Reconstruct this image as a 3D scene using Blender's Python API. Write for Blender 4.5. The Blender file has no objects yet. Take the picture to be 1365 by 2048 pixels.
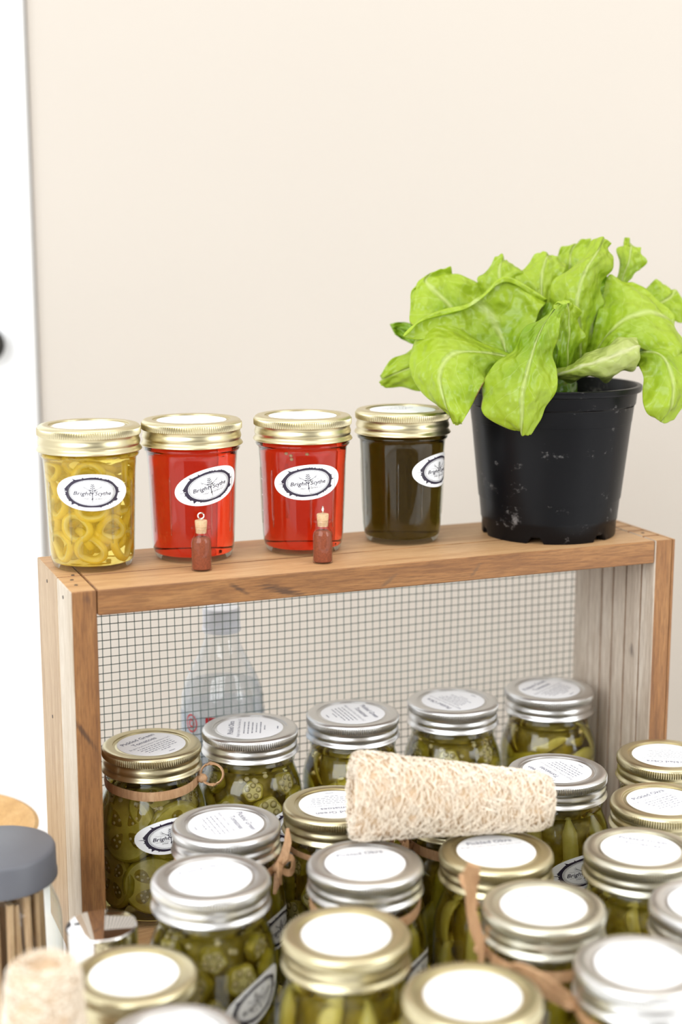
import bpy, bmesh, math, random
from math import sin, cos, pi, radians as R
from mathutils import Vector, Matrix

# ------------------------------------------------------------------ camera, world, lights, exposure
sc = bpy.context.scene
COL = sc.collection
F, PITCH, H = 3000.0, R(10.66), 0.517          # focal length in pixels of the 1365x2048 frame, tilt, eye height above table
cam_d = bpy.data.cameras.new('camera')
cam = bpy.data.objects.new('camera', cam_d); COL.objects.link(cam)
cam.location = (0, 0, H); cam.rotation_euler = (pi/2 - PITCH, 0, 0)
cam_d.sensor_fit = 'VERTICAL'; cam_d.sensor_height = 36; cam_d.sensor_width = 24
cam_d.lens = F*36/2048; cam_d.clip_start = 0.02
cam_d.dof.use_dof = True; cam_d.dof.focus_distance = 1.085; cam_d.dof.aperture_fstop = 3.4
sc.camera = cam

w = bpy.data.worlds.new('room_light'); sc.world = w; w.use_nodes = True
bg = w.node_tree.nodes['Background']
bg.inputs[0].default_value = (1.0, 0.985, 0.96, 1); bg.inputs[1].default_value = 0.92

def area(name, loc, target, sx, sy, power, col):
    l = bpy.data.lights.new(name, 'AREA'); l.shape = 'RECTANGLE'; l.size = sx; l.size_y = sy
    l.energy = power; l.color = col
    o = bpy.data.objects.new(name, l); COL.objects.link(o); o.location = loc
    o.rotation_euler = (Vector(target)-Vector(loc)).to_track_quat('-Z', 'Y').to_euler()
    return o
area('window_daylight', (-1.05, -0.95, 1.35), (0.05, 1.05, 0.10), 2.2, 1.7, 44, (0.90, 0.96, 1.0))
area('side_window_daylight', (1.75, 0.05, 0.95), (0.45, 1.45, 0.15), 1.0, 1.3, 13, (0.92, 0.97, 1.0))
area('ceiling_light', (0.45, 0.80, 2.3), (0.35, 1.15, 0.0), 1.6, 1.0, 9, (1.0, 0.95, 0.88))

vs = sc.view_settings
vs.view_transform = 'Standard'; vs.look = 'None'; vs.gamma = 1.0; vs.use_curve_mapping = False
vs.exposure = 0.46

# ------------------------------------------------------------------ helpers
CP, SP = cos(PITCH), sin(PITCH)
def ray(px, py):
    u, v = (px-682.5)/F, (py-1024)/F
    return Vector((u, CP - v*SP, -SP - v*CP))
def at_y(px, py, y):
    r = ray(px, py); return Vector((0, 0, H)) + r*(y/r.y)
def at_z(px, py, z):
    r = ray(px, py); return Vector((0, 0, H)) + r*((z-H)/r.z)

def link(o, parent=None):
    COL.objects.link(o)
    if parent: o.parent = parent
    return o
def tag(o, label=None, cat=None, group=None, kind=None):
    if label: o['label'] = label
    if cat: o['category'] = cat
    if group: o['group'] = group
    if kind: o['kind'] = kind
    return o
def thing(name, label, cat, loc=(0, 0, 0), rz=0, group=None):
    o = bpy.data.objects.new(name, None); link(o); o.empty_display_size = 0.02
    o.location = loc; o.rotation_euler = (0, 0, rz)
    return tag(o, label, cat, group)

class MB:
    def __init__(s): s.v = []; s.f = []; s.m = []; s.uv = None
    def add(s, vs_, fs, mi=0):
        b = len(s.v); s.v += [tuple(x) for x in vs_]
        s.f += [tuple(b+i for i in f) for f in fs]; s.m += [mi]*len(fs); return s
    def box(s, a, b, mi=0, bev=0.0):
        (x0, y0, z0), (x1, y1, z1) = a, b
        if bev <= 0:
            vs_ = [(x, y, z) for x in (x0, x1) for y in (y0, y1) for z in (z0, z1)]
            return s.add(vs_, [(0,1,3,2),(4,6,7,5),(0,4,5,1),(2,3,7,6),(0,2,6,4),(1,5,7,3)], mi)
        # chamfered box: three inset quads per corner
        c = ((x0+x1)/2, (y0+y1)/2, (z0+z1)/2); h = ((x1-x0)/2, (y1-y0)/2, (z1-z0)/2)
        vs_ = []; idx = {}
        for sx in (-1, 1):
            for sy in (-1, 1):
                for sz in (-1, 1):
                    for ax in range(3):
                        p = [c[0]+sx*h[0], c[1]+sy*h[1], c[2]+sz*h[2]]; sg = (sx, sy, sz)
                        for k in range(3):
                            if k != ax: p[k] -= sg[k]*bev
                        idx[(sx, sy, sz, ax)] = len(vs_); vs_.append(p)
        fs = []
        S = ((-1,-1), (1,-1), (1,1), (-1,1))
        def key(ax, sgn, a_, b_):
            k = [0,0,0]; k[ax] = sgn; o = [i for i in range(3) if i != ax]; k[o[0]] = a_; k[o[1]] = b_; return tuple(k)
        for ax in range(3):
            for sgn in (-1, 1):
                q = [idx[key(ax, sgn, a_, b_)+(ax,)] for a_, b_ in S]
                fs.append(tuple(q))
        for e in range(3):                     # edges parallel to axis e
            o = [i for i in range(3) if i != e]
            for a_ in (-1, 1):
                for b_ in (-1, 1):
                    def kk(t, ax):
                        k = [0,0,0]; k[e] = t; k[o[0]] = a_; k[o[1]] = b_; return idx[tuple(k)+(ax,)]
                    fs.append((kk(-1,o[0]), kk(1,o[0]), kk(1,o[1]), kk(-1,o[1])))
        for sx in (-1, 1):
            for sy in (-1, 1):
                for sz in (-1, 1): fs.append(tuple(idx[(sx,sy,sz,ax)] for ax in range(3)))
        return s.add(vs_, fs, mi)
    def lathe(s, prof, n=48, mi=0, fn=None, closed=False):
        """prof: list of (r,z[,mat]); fn(a,r,z,i)->r"""
        vs_ = []; fs = []; ms = []; k = len(prof)
        rows = []
        for i, p in enumerate(prof):
            r, z = p[0], p[1]
            if r < 1e-7: rows.append([len(vs_)]); vs_.append((0, 0, z)); continue
            row = []
            for j in range(n):
                a = 2*pi*j/n; rr = fn(a, r, z, i) if fn else r
                row.append(len(vs_)); vs_.append((rr*cos(a), rr*sin(a), z))
            rows.append(row)
        m = []
        pairs = [(i, i+1) for i in range(k-1)] + ([(k-1, 0)] if closed else [])
        for i, i2 in pairs:
            A, B = rows[i], rows[i2]; mat = prof[i][2] if len(prof[i]) > 2 else mi
            for j in range(n):
                j2 = (j+1) % n
                if len(A) == 1 and len(B) == 1: continue
                if len(A) == 1: f = (A[0], B[j2], B[j])
                elif len(B) == 1: f = (A[j], A[j2], B[0])
                else: f = (A[j], A[j2], B[j2], B[j])
                fs.append(f); m.append(mat)
        b = len(s.v); s.v += vs_; s.f += [tuple(b+i for i in f) for f in fs]; s.m += m
        return s
    def tube(s, pts, rad, n=6, mi=0, cap=True):
        pts = [Vector(p) for p in pts]; k = len(pts); rows = []
        up = None; vs_ = []; fs = []
        for i, p in enumerate(pts):
            t = (pts[min(i+1, k-1)]-pts[max(i-1, 0)]).normalized()
            if up is None: up = Vector((0, 0, 1)) if abs(t.z) < 0.9 else Vector((1, 0, 0))
            x = t.cross(up)
            if x.length < 1e-6: x = t.orthogonal()
            x.normalize(); y = x.cross(t).normalized(); up = y
            r = rad[i] if isinstance(rad, (list, tuple)) else rad
            rows.append([len(vs_)+j for j in range(n)])
            vs_ += [p + x*r*cos(2*pi*j/n) + y*r*sin(2*pi*j/n) for j in range(n)]
        for i in range(k-1):
            for j in range(n): fs.append((rows[i][j], rows[i][(j+1)%n], rows[i+1][(j+1)%n], rows[i+1][j]))
        if cap: fs += [tuple(rows[0][::-1]), tuple(rows[-1])]
        return s.add(vs_, fs, mi)
    def sphere(s, c, r, n=10, m=6, mi=0, sc_=(1,1,1)):
        vs_ = [(c[0], c[1], c[2]-r*sc_[2])]; fs = []
        for i in range(1, m):
            t = pi*i/m - pi/2
            vs_ += [(c[0]+r*sc_[0]*cos(t)*cos(2*pi*j/n), c[1]+r*sc_[1]*cos(t)*sin(2*pi*j/n), c[2]+r*sc_[2]*sin(t)) for j in range(n)]
        vs_.append((c[0], c[1], c[2]+r*sc_[2])); T = len(vs_)-1
        for j in range(n):
            j2 = (j+1) % n
            fs.append((0, 1+j2, 1+j))
            for i in range(m-2): fs.append((1+i*n+j, 1+i*n+j2, 1+(i+1)*n+j2, 1+(i+1)*n+j))
            fs.append((1+(m-2)*n+j, 1+(m-2)*n+j2, T))
        return s.add(vs_, fs, mi)
    def ribbon(s, pts, width, thick=0.0005, mi=0, twist=0.0, face=None):
        """flat strip along pts; face: function(i)->preferred normal"""
        pts = [Vector(p) for p in pts]; k = len(pts); vs_ = []; fs = []
        for i, p in enumerate(pts):
            t = (pts[min(i+1,k-1)]-pts[max(i-1,0)]).normalized()
            nrm = Vector(face(i)) if face else Vector((0,0,1))
            side = t.cross(nrm)
            if side.length < 1e-5: side = t.orthogonal()
            side.normalize(); nn = side.cross(t).normalized()
            a = twist*i/max(1,k-1); sd = side*cos(a)+nn*sin(a); n2 = nn*cos(a)-side*sin(a)
            wd = (width[i] if isinstance(width,(list,tuple)) else width)/2
            vs_ += [p-sd*wd-n2*thick, p-n2*thick*0.2+sd*0, p+sd*wd-n2*thick, p+sd*wd+n2*thick, p+n2*thick*1.8, p-sd*wd+n2*thick]
        for i in range(k-1):
            for j in range(6): fs.append((i*6+j, i*6+(j+1)%6, i*6+6+(j+1)%6, i*6+6+j))
        fs += [tuple(range(5,-1,-1)), tuple((k-1)*6+j for j in range(6))]
        return s.add(vs_, fs, mi)
    def mesh(s, name, mats, smooth=True, sharp=None):
        me = bpy.data.meshes.new(name); me.from_pydata(s.v, [], s.f); me.validate(clean_customdata=False)
        for m_ in (mats if isinstance(mats, (list, tuple)) else [mats]): me.materials.append(m_)
        if len(me.polygons) == len(s.m): me.polygons.foreach_set('material_index', s.m)
        if smooth:
            me.polygons.foreach_set('use_smooth', [True]*len(me.polygons))
            if sharp: me.set_sharp_from_angle(angle=R(sharp))
        me.update()
        if not smooth:
            bm = bmesh.new(); bm.from_mesh(me); bmesh.ops.recalc_face_normals(bm, faces=bm.faces); bm.to_mesh(me); bm.free()
        return me
    def obj(s, name, mats, parent=None, smooth=True, sharp=40):
        return link(bpy.data.objects.new(name, s.mesh(name, mats, smooth, sharp)), parent)
def inst(name, me, parent, loc=(0,0,0), rot=(0,0,0), scale=None):
    o = bpy.data.objects.new(name, me); link(o, parent); o.location = loc; o.rotation_euler = rot
    if scale: o.scale = scale if isinstance(scale, (tuple, list)) else (scale,)*3
    return o

# ------------------------------------------------------------------ materials
def new_mat(name):
    m = bpy.data.materials.new(name); m.use_nodes = True
    nt = m.node_tree; b = nt.nodes['Principled BSDF']; return m, nt, b
def N(nt, t, **kw):
    n = nt.nodes.new(t)
    for k, v in kw.items(): setattr(n, k, v)
    return n
def ramp(nt, src, stops):
    r = N(nt, 'ShaderNodeValToRGB'); e = r.color_ramp.elements
    while len(e) < len(stops): e.new(0.5)
    for el, (p, c) in zip(e, stops): el.position = p; el.color = (*c, 1) if len(c) == 3 else c
    nt.links.new(src, r.inputs[0]); return r.outputs[0]
def mathn(nt, op, a, b=None, clamp=False):
    n = N(nt, 'ShaderNodeMath', operation=op); n.use_clamp = clamp
    for i, x in enumerate((a, b)):
        if x is None: continue
        if isinstance(x, (int, float)): n.inputs[i].default_value = x
        else: nt.links.new(x, n.inputs[i])
    return n.outputs[0]
def mixc(nt, fac, a, b, mode='MIX'):
    n = N(nt, 'ShaderNodeMix', data_type='RGBA', blend_type=mode)
    for i, x in ((0, fac), (6, a), (7, b)):
        if isinstance(x, (int, float)): n.inputs[i].default_value = x
        elif isinstance(x, tuple): n.inputs[i].default_value = (*x, 1)
        else: nt.links.new(x, n.inputs[i])
    return n.outputs[2]
def noise(nt, vec, scale, detail=4, rough=0.55, dist=0.0):
    n = N(nt, 'ShaderNodeTexNoise'); n.inputs['Scale'].default_value = scale; n.inputs['Detail'].default_value = detail
    n.inputs['Roughness'].default_value = rough; n.inputs['Distortion'].default_value = dist
    if vec is not None: nt.links.new(vec, n.inputs['Vector'])
    return n.outputs['Fac']
def coords(nt, scale=(1,1,1), rot=(0,0,0), kind='Object', loc=(0,0,0)):
    t = N(nt, 'ShaderNodeTexCoord'); mp = N(nt, 'ShaderNodeMapping')
    mp.inputs['Scale'].default_value = scale; mp.inputs['Rotation'].default_value = rot; mp.inputs['Location'].default_value = loc
    nt.links.new(t.outputs[kind], mp.inputs[0]); return mp.outputs[0]
def bump(nt, b, h, strength=0.3, dist=0.001):
    n = N(nt, 'ShaderNodeBump'); n.inputs['Strength'].default_value = strength; n.inputs['Distance'].default_value = dist
    nt.links.new(h, n.inputs['Height']); nt.links.new(n.outputs[0], b.inputs['Normal'])
def plain(name, col, rough=0.5, metal=0.0, var=0.06, vscale=60, **kw):
    m, nt, b = new_mat(name)
    n = noise(nt, coords(nt), vscale, 3)
    c = mixc(nt, n, tuple(max(0, x*(1-var)) for x in col), tuple(min(1, x*(1+var)) for x in col))
    nt.links.new(c, b.inputs['Base Color']); b.inputs['Roughness'].default_value = rough; b.inputs['Metallic'].default_value = metal
    for k, v in kw.items(): b.inputs[k].default_value = v
    return m
def wood(name, light, mid, dark, along='X', marks=(), rough=0.55, fine=1.0, knots=()):
    m, nt, b = new_mat(name)
    k = {'X': (1.0, 14, 14), 'Z': (14, 14, 1.0), 'Y': (14, 1.0, 14)}[along]
    big = noise(nt, coords(nt, tuple(x*2.2 for x in k)), 3.0, 5, 0.6, 0.6)
    fn = noise(nt, coords(nt, tuple(x*9*fine for x in k)), 6.0, 4, 0.7, 0.2)
    patch = noise(nt, coords(nt), 9, 3)
    c = ramp(nt, big, [(0.30, dark), (0.47, mid), (0.68, light)])
    c = mixc(nt, mathn(nt, 'MULTIPLY', patch, 0.35), c, mid)
    c = mixc(nt, ramp(nt, fn, [(0.40, (0.55,)*3), (0.58, (0,)*3)]), c, dark)
    for (p, r, ang, col) in marks:          # dark streaks with a shape of their own: (centre, radii, rotation)
        t = N(nt, 'ShaderNodeTexCoord'); mp = N(nt, 'ShaderNodeMapping', vector_type='TEXTURE')
        mp.inputs['Location'].default_value = p; mp.inputs['Rotation'].default_value = ang; mp.inputs['Scale'].default_value = r
        nt.links.new(t.outputs['Object'], mp.inputs[0])
        ln = N(nt, 'ShaderNodeVectorMath', operation='LENGTH'); nt.links.new(mp.outputs[0], ln.inputs[0])
        wob = mathn(nt, 'ADD', ln.outputs['Value'], mathn(nt, 'MULTIPLY', mathn(nt, 'SUBTRACT', fn, 0.5), 2.2))
        c = mixc(nt, ramp(nt, wob, [(0.3, (0.8,)*3), (1.1, (0,)*3)]), c, col)
    nt.links.new(c, b.inputs['Base Color']); b.inputs['Roughness'].default_value = rough
    bump(nt, b, mathn(nt, 'ADD', fn, big), 0.25, 0.0008)
    return m
def glass(name, tint=(1,1,1), gloss=1.0, rough=0.0, edge=None):
    """clear thin wall: light passes, reflection grows at grazing angles"""
    m, nt, b = new_mat(name); nt.nodes.remove(b); out = nt.nodes['Material Output']
    lw = N(nt, 'ShaderNodeLayerWeight'); lw.inputs[0].default_value = 0.5
    p = mathn(nt, 'POWER', lw.outputs['Facing'], 4.0)
    fac = mathn(nt, 'ADD', mathn(nt, 'MULTIPLY', p, 0.75*gloss), 0.028*gloss, True)
    tr = N(nt, 'ShaderNodeBsdfTransparent'); gl = N(nt, 'ShaderNodeBsdfGlossy'); gl.inputs['Roughness'].default_value = rough
    e = edge or tuple(x*0.9 for x in tint)
    nt.links.new(mixc(nt, mathn(nt, 'POWER', lw.outputs['Facing'], 2.5), tint, e), tr.inputs[0])
    mx = N(nt, 'ShaderNodeMixShader'); nt.links.new(fac, mx.inputs[0]); nt.links.new(tr.outputs[0], mx.inputs[1]); nt.links.new(gl.outputs[0], mx.inputs[2])
    nt.links.new(mx.outputs[0], out.inputs['Surface']); return m
def liquid(name, acol, dens, ior=1.34, rough=0.0, cloud=None, cfac=0.2):
    m, nt, b = new_mat(name)
    b.inputs['Transmission Weight'].default_value = 1.0; b.inputs['IOR'].default_value = ior
    b.inputs['Roughness'].default_value = rough; b.inputs['Base Color'].default_value = (1,1,1,1)
    v = N(nt, 'ShaderNodeVolumeAbsorption'); v.inputs['Color'].default_value = (*acol, 1); v.inputs['Density'].default_value = dens
    nt.links.new(v.outputs[0], nt.nodes['Material Output'].inputs['Volume'])
    if cloud:                                  # cloudy gel: part of the light is scattered back
        df = N(nt, 'ShaderNodeBsdfDiffuse'); mx = N(nt, 'ShaderNodeMixShader')
        nz = noise(nt, coords(nt), 90, 4); nt.links.new(ramp(nt, nz, [(0.35, tuple(x*0.7 for x in cloud)), (0.65, cloud)]), df.inputs[0])
        mx.inputs[0].default_value = cfac
        nt.links.new(b.outputs[0], mx.inputs[1]); nt.links.new(df.outputs[0], mx.inputs[2]); nt.links.new(mx.outputs[0], nt.nodes['Material Output'].inputs['Surface'])
    return m
def fleshy(name, c0, c1, rough=0.35, scale=120, sss=0.0, trans=0.25):
    """vegetable flesh: mottled, a little light shines through"""
    m, nt, b = new_mat(name); out = nt.nodes['Material Output']
    n = noise(nt, coords(nt), scale, 4)
    c = ramp(nt, n, [(0.3, c0), (0.7, c1)]); nt.links.new(c, b.inputs['Base Color']); b.inputs['Roughness'].default_value = rough
    t = N(nt, 'ShaderNodeBsdfTranslucent'); nt.links.new(c, t.inputs[0])
    mx = N(nt, 'ShaderNodeMixShader'); mx.inputs[0].default_value = trans
    nt.links.new(b.outputs[0], mx.inputs[1]); nt.links.new(t.outputs[0], mx.inputs[2]); nt.links.new(mx.outputs[0], out.inputs['Surface'])
    return m

M = {}
M['wall'] = plain('wall_paint', (0.545, 0.492, 0.435), 0.85, var=0.012, vscale=3)
M['door'] = plain('white_door_paint', (0.95, 0.96, 0.97), 0.4, var=0.01)
M['cloth'] = plain('white_table_top', (0.92, 0.93, 0.94), 0.7, var=0.02)
M['floor'] = plain('floor_vinyl', (0.62, 0.57, 0.50), 0.5)
M['handle'] = plain('dark_handle_metal', (0.03, 0.028, 0.025), 0.35, 0.6)
M['silver'] = plain('silver_tinplate', (0.72, 0.71, 0.70), 0.33, 1.0, var=0.03)
M['gold'] = plain('gold_tinplate', (0.64, 0.57, 0.37), 0.33, 1.0, var=0.04)
M['palegold'] = plain('pale_gold_tinplate', (0.69, 0.66, 0.55), 0.33, 1.0, var=0.04)
M['paper'] = plain('white_label_paper', (0.93, 0.93, 0.95), 0.6, var=0.01)
M['ink'] = plain('black_label_ink', (0.022, 0.014, 0.035), 0.5)
M['inkgrey'] = plain('grey_label_ink', (0.16, 0.16, 0.22), 0.6)
M['glass'] = glass('jar_glass', (0.985, 0.995, 0.985), 1.0, 0.0, (0.80, 0.86, 0.82))
M['vialglass'] = glass('vial_glass', (0.99, 0.985, 0.98), 0.9, 0.0, (0.86, 0.80, 0.76))
M['embossed'] = glass('embossed_glass', (0.95, 0.95, 0.93), 2.2, 0.08, (0.6, 0.62, 0.6))
M['pet'] = glass('bottle_plastic', (0.96, 0.97, 0.98), 2.2, 0.05, (0.80, 0.84, 0.88))
M['water'] = glass('bottle_water', (0.88, 0.90, 0.925), 0.8, 0.0, (0.72, 0.78, 0.84))
M['redjelly'] = liquid('red_pepper_jelly', (0.925, 0.37, 0.12), 95, cloud=(0.60, 0.02, 0.004), cfac=0.06)
M['greenjelly'] = liquid('dark_green_jelly', (0.55, 0.47, 0.05), 110, cloud=(0.06, 0.038, 0.004), cfac=0.10)
M['yellowbrine'] = liquid('yellow_pepper_brine', (0.995, 0.91, 0.30), 34, cloud=(0.95, 0.62, 0.04), cfac=0.28)
M['brine'] = liquid('olive_pickle_brine', (0.978, 0.893, 0.50), 38)
M['brinelight'] = liquid('pale_pickle_brine', (0.990, 0.922, 0.54), 34)
M['powder'] = plain('red_spice_powder', (0.22, 0.05, 0.017), 0.9, var=0.6, vscale=900)
M['cork'] = plain('cork', (0.60, 0.40, 0.23), 0.85, var=0.35, vscale=700)
M['wire'] = plain('galvanised_wire', (0.13, 0.18, 0.17), 0.4, 0.3)
M['steel'] = plain('bright_steel', (0.8, 0.78, 0.75), 0.2, 1.0)
M['chrome'] = plain('polished_chrome', (0.72, 0.70, 0.69), 0.04, 1.0, var=0.0)
M['greycap'] = plain('grey_plastic_cap', (0.105, 0.108, 0.125), 0.42)
M['whitecap'] = plain('white_plastic_cap', (0.80, 0.82, 0.88), 0.4)
M['red'] = plain('red_label_print', (0.70, 0.02, 0.03), 0.5)
M['nail'] = plain('dark_nail', (0.08, 0.06, 0.05), 0.5, 0.7)
M['soil'] = plain('dark_potting_soil', (0.03, 0.022, 0.016), 0.95, var=0.5, vscale=300)
M['stick'] = wood('pale_stick_wood', (0.66, 0.48, 0.30), (0.55, 0.37, 0.21), (0.36, 0.22, 0.12), 'Z')
M['bowl'] = wood('honey_bowl_wood', (0.64, 0.42, 0.19), (0.57, 0.35, 0.14), (0.42, 0.24, 0.09), 'X')
M['raffia'] = wood('tan_raffia', (0.66, 0.42, 0.24), (0.58, 0.34, 0.18), (0.40, 0.21, 0.10), 'Z', rough=0.6)
M['tomskin'] = fleshy('tomato_skin', (0.34, 0.27, 0.018), (0.52, 0.43, 0.04), 0.25)
M['tomflesh'] = fleshy('tomato_flesh', (0.52, 0.43, 0.05), (0.74, 0.63, 0.14))
M['tomgel'] = fleshy('tomato_gel', (0.26, 0.18, 0.012), (0.44, 0.33, 0.03), 0.15)
M['seed'] = fleshy('pale_seed', (0.62, 0.52, 0.24), (0.82, 0.72, 0.42))
M['okskin'] = fleshy('okra_skin', (0.38, 0.3, 0.025), (0.56, 0.46, 0.05))
M['okflesh'] = fleshy('okra_flesh', (0.68, 0.58, 0.22), (0.88, 0.8, 0.42))
M['okhole'] = fleshy('okra_chamber', (0.30, 0.24, 0.05), (0.46, 0.38, 0.11))
M['podgreen'] = fleshy('pickled_pod', (0.5, 0.41, 0.02), (0.7, 0.59, 0.06), 0.3, 60)
M['podpale'] = fleshy('pickled_pale_strip', (0.7, 0.6, 0.1), (0.88, 0.78, 0.24), 0.3, 60)
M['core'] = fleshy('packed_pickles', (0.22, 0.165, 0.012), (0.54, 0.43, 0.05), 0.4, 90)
M['ringskin'] = fleshy('yellow_pepper_skin', (0.95, 0.64, 0.04), (0.98, 0.8, 0.14), 0.25)
M['ringflesh'] = fleshy('yellow_pepper_flesh', (0.95, 0.8, 0.25), (0.98, 0.9, 0.45), 0.3)
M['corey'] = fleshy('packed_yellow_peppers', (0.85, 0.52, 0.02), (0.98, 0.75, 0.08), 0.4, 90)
M['luffa'] = plain('loofah_fibre', (0.86, 0.77, 0.645), 0.8, var=0.14, vscale=160)
M['luffain'] = plain('loofah_inner', (0.56, 0.41, 0.27), 0.9, var=0.25, vscale=120)

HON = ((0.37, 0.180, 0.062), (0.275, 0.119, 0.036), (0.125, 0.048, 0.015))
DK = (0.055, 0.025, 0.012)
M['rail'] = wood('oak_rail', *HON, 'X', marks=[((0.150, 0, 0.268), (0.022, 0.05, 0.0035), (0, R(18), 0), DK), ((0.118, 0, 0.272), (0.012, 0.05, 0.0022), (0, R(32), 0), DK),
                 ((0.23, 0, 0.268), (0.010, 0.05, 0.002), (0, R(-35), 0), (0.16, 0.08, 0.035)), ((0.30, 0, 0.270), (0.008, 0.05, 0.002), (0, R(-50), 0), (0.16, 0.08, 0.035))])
M['railtop_lit'] = wood('oak_rail_top_lit', (0.62, 0.39, 0.20), (0.55, 0.32, 0.15), (0.38, 0.20, 0.085), 'X')  # upward faces: light from above put into a lighter oak colour
M['post'] = wood('oak_post', *HON, 'Z', marks=[((0.006, 0, 0.182), (0.0022, 0.05, 0.018), (0, R(-32), 0), DK), ((0.011, 0, 0.275), (0.003, 0.05, 0.004), (0, R(-30), 0), (0.12, 0.05, 0.02))])
M['weather'] = wood('weathered_board', (0.66, 0.58, 0.49), (0.54, 0.45, 0.36), (0.32, 0.24, 0.18), 'Z', marks=[((0.45, 0.028, 0.185), (0.02, 0.004, 0.007), (0, 0, 0), (0.12, 0.09, 0.075))])
M['pale'] = wood('pale_weathered_board', (0.60, 0.53, 0.44), (0.52, 0.44, 0.345), (0.34, 0.26, 0.175), 'Z')
M['tan'] = wood('tan_board', (0.50, 0.375, 0.245), (0.43, 0.305, 0.185), (0.28, 0.175, 0.095), 'Z')

# black pot: scuffed plastic
m, nt, b = new_mat('black_pot_plastic')
n1 = noise(nt, coords(nt, (1, 1, 1.6)), 38, 5, 0.7); n2 = noise(nt, coords(nt), 260, 3)
s1 = ramp(nt, n1, [(0.60, (0,)*3), (0.68, (1,)*3)])
sp = mathn(nt, 'MULTIPLY', s1, ramp(nt, n2, [(0.45, (0,)*3), (0.62, (1,)*3)]))
nt.links.new(mixc(nt, mathn(nt, 'MULTIPLY', sp, 0.5), (0.004, 0.004, 0.005), (0.30, 0.28, 0.27)), b.inputs['Base Color'])
nt.links.new(mathn(nt, 'ADD', mathn(nt, 'MULTIPLY', sp, 0.3), 0.33), b.inputs['Roughness'])
b.inputs['Specular IOR Level'].default_value = 0.16
M['pot'] = m
# lettuce: UV x across the leaf (-1..1 mapped to 0..1), y from base to tip
def leaf_mat(name, base, deep, pale):
    m, nt, b = new_mat(name); out = nt.nodes['Material Output']
    uv = N(nt, 'ShaderNodeUVMap'); sx = N(nt, 'ShaderNodeSeparateXYZ'); nt.links.new(uv.outputs[0], sx.inputs[0])
    u = mathn(nt, 'ABSOLUTE', mathn(nt, 'MULTIPLY', mathn(nt, 'SUBTRACT', sx.outputs[0], 0.5), 2.0))
    nz = noise(nt, coords(nt), 26, 3)
    ph = mathn(nt, 'ADD', mathn(nt, 'SUBTRACT', mathn(nt, 'MULTIPLY', sx.outputs[1], 6.0), mathn(nt, 'MULTIPLY', u, 2.2)), mathn(nt, 'MULTIPLY', nz, 1.6))
    side = mathn(nt, 'ABSOLUTE', mathn(nt, 'SINE', mathn(nt, 'MULTIPLY', ph, pi)))
    sv = ramp(nt, side, [(0.0, (1,)*3), (0.10, (0,)*3)])
    mid = ramp(nt, u, [(0.02, (1,)*3), (0.09, (0,)*3)])
    vo = N(nt, 'ShaderNodeTexVoronoi', feature='DISTANCE_TO_EDGE'); vo.inputs['Scale'].default_value = 75
    nt.links.new(coords(nt), vo.inputs['Vector'])
    net = ramp(nt, vo.outputs[0], [(0.0, (1,)*3), (0.06, (0,)*3)])
    vein = mathn(nt, 'MAXIMUM', mathn(nt, 'MAXIMUM', mathn(nt, 'MULTIPLY', sv, 0.5), mid), mathn(nt, 'MULTIPLY', net, 0.10))
    blot = noise(nt, coords(nt), 18, 3)
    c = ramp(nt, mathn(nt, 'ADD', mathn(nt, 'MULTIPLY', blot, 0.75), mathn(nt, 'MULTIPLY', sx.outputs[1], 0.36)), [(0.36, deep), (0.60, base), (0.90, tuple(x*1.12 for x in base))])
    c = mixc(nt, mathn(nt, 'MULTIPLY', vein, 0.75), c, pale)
    edge = mathn(nt, 'MULTIPLY', ramp(nt, u, [(0.965, (0,)*3), (1.0, (1,)*3)]), ramp(nt, noise(nt, coords(nt), 30, 2), [(0.58, (0,)*3), (0.66, (1,)*3)]))
    c = mixc(nt, edge, c, (0.24, 0.12, 0.03))
    nt.links.new(c, b.inputs['Base Color']); b.inputs['Roughness'].default_value = 0.30
    puck = noise(nt, coords(nt), 52, 2.0)
    bump(nt, b, mathn(nt, 'SUBTRACT', puck, mathn(nt, 'MULTIPLY', mid, 0.12)), 1.0, 0.0085)
    t = N(nt, 'ShaderNodeBsdfTranslucent'); nt.links.new(mixc(nt, 1.0, c, (1.0, 1.0, 0.55), 'MULTIPLY'), t.inputs[0])
    mx = N(nt, 'ShaderNodeMixShader'); mx.inputs[0].default_value = 0.40
    nt.links.new(b.outputs[0], mx.inputs[1]); nt.links.new(t.outputs[0], mx.inputs[2]); nt.links.new(mx.outputs[0], out.inputs['Surface'])
    return m
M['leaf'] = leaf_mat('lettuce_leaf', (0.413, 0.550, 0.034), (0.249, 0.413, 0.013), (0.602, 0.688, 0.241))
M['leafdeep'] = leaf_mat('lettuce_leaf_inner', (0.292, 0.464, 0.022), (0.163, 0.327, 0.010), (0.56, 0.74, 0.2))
M['leafpale'] = leaf_mat('lettuce_leaf_pale', (0.533, 0.602, 0.189), (0.430, 0.533, 0.086), (0.688, 0.688, 0.396))

# ------------------------------------------------------------------ setting
def struct(name, mb, mat, smooth=False):
    o = mb.obj(name, mat, None, smooth); o['kind'] = 'structure'; return o
WY = 1.60
struct('wall_back', MB().box((-0.322, WY, -0.75), (2.6, WY+0.1, 2.5)), M['wall'])
struct('floor', MB().box((-2.6, -1.75, -0.80), (2.6, WY+0.1, -0.75)), M['floor'])
struct('added_dark_wall', MB().box((-0.9, -1.75, -0.75), (2.6, -1.65, 2.5)), plain('added_wall_taupe', (0.26, 0.24, 0.22), 0.85))  # unseen dark wall behind the camera, added to darken reflections in pot and jars
door = struct('door_1', MB().box((-1.15, WY+0.005, -0.75), (-0.40, WY+0.05, 1.35), bev=0.003), M['door'])
trim = struct('trim_1', MB().box((-0.398, WY-0.016, -0.75), (-0.324, WY+0.06, 1.42), bev=0.003), M['door'])
hp = at_y(-12, 688, WY-0.03)
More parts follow.
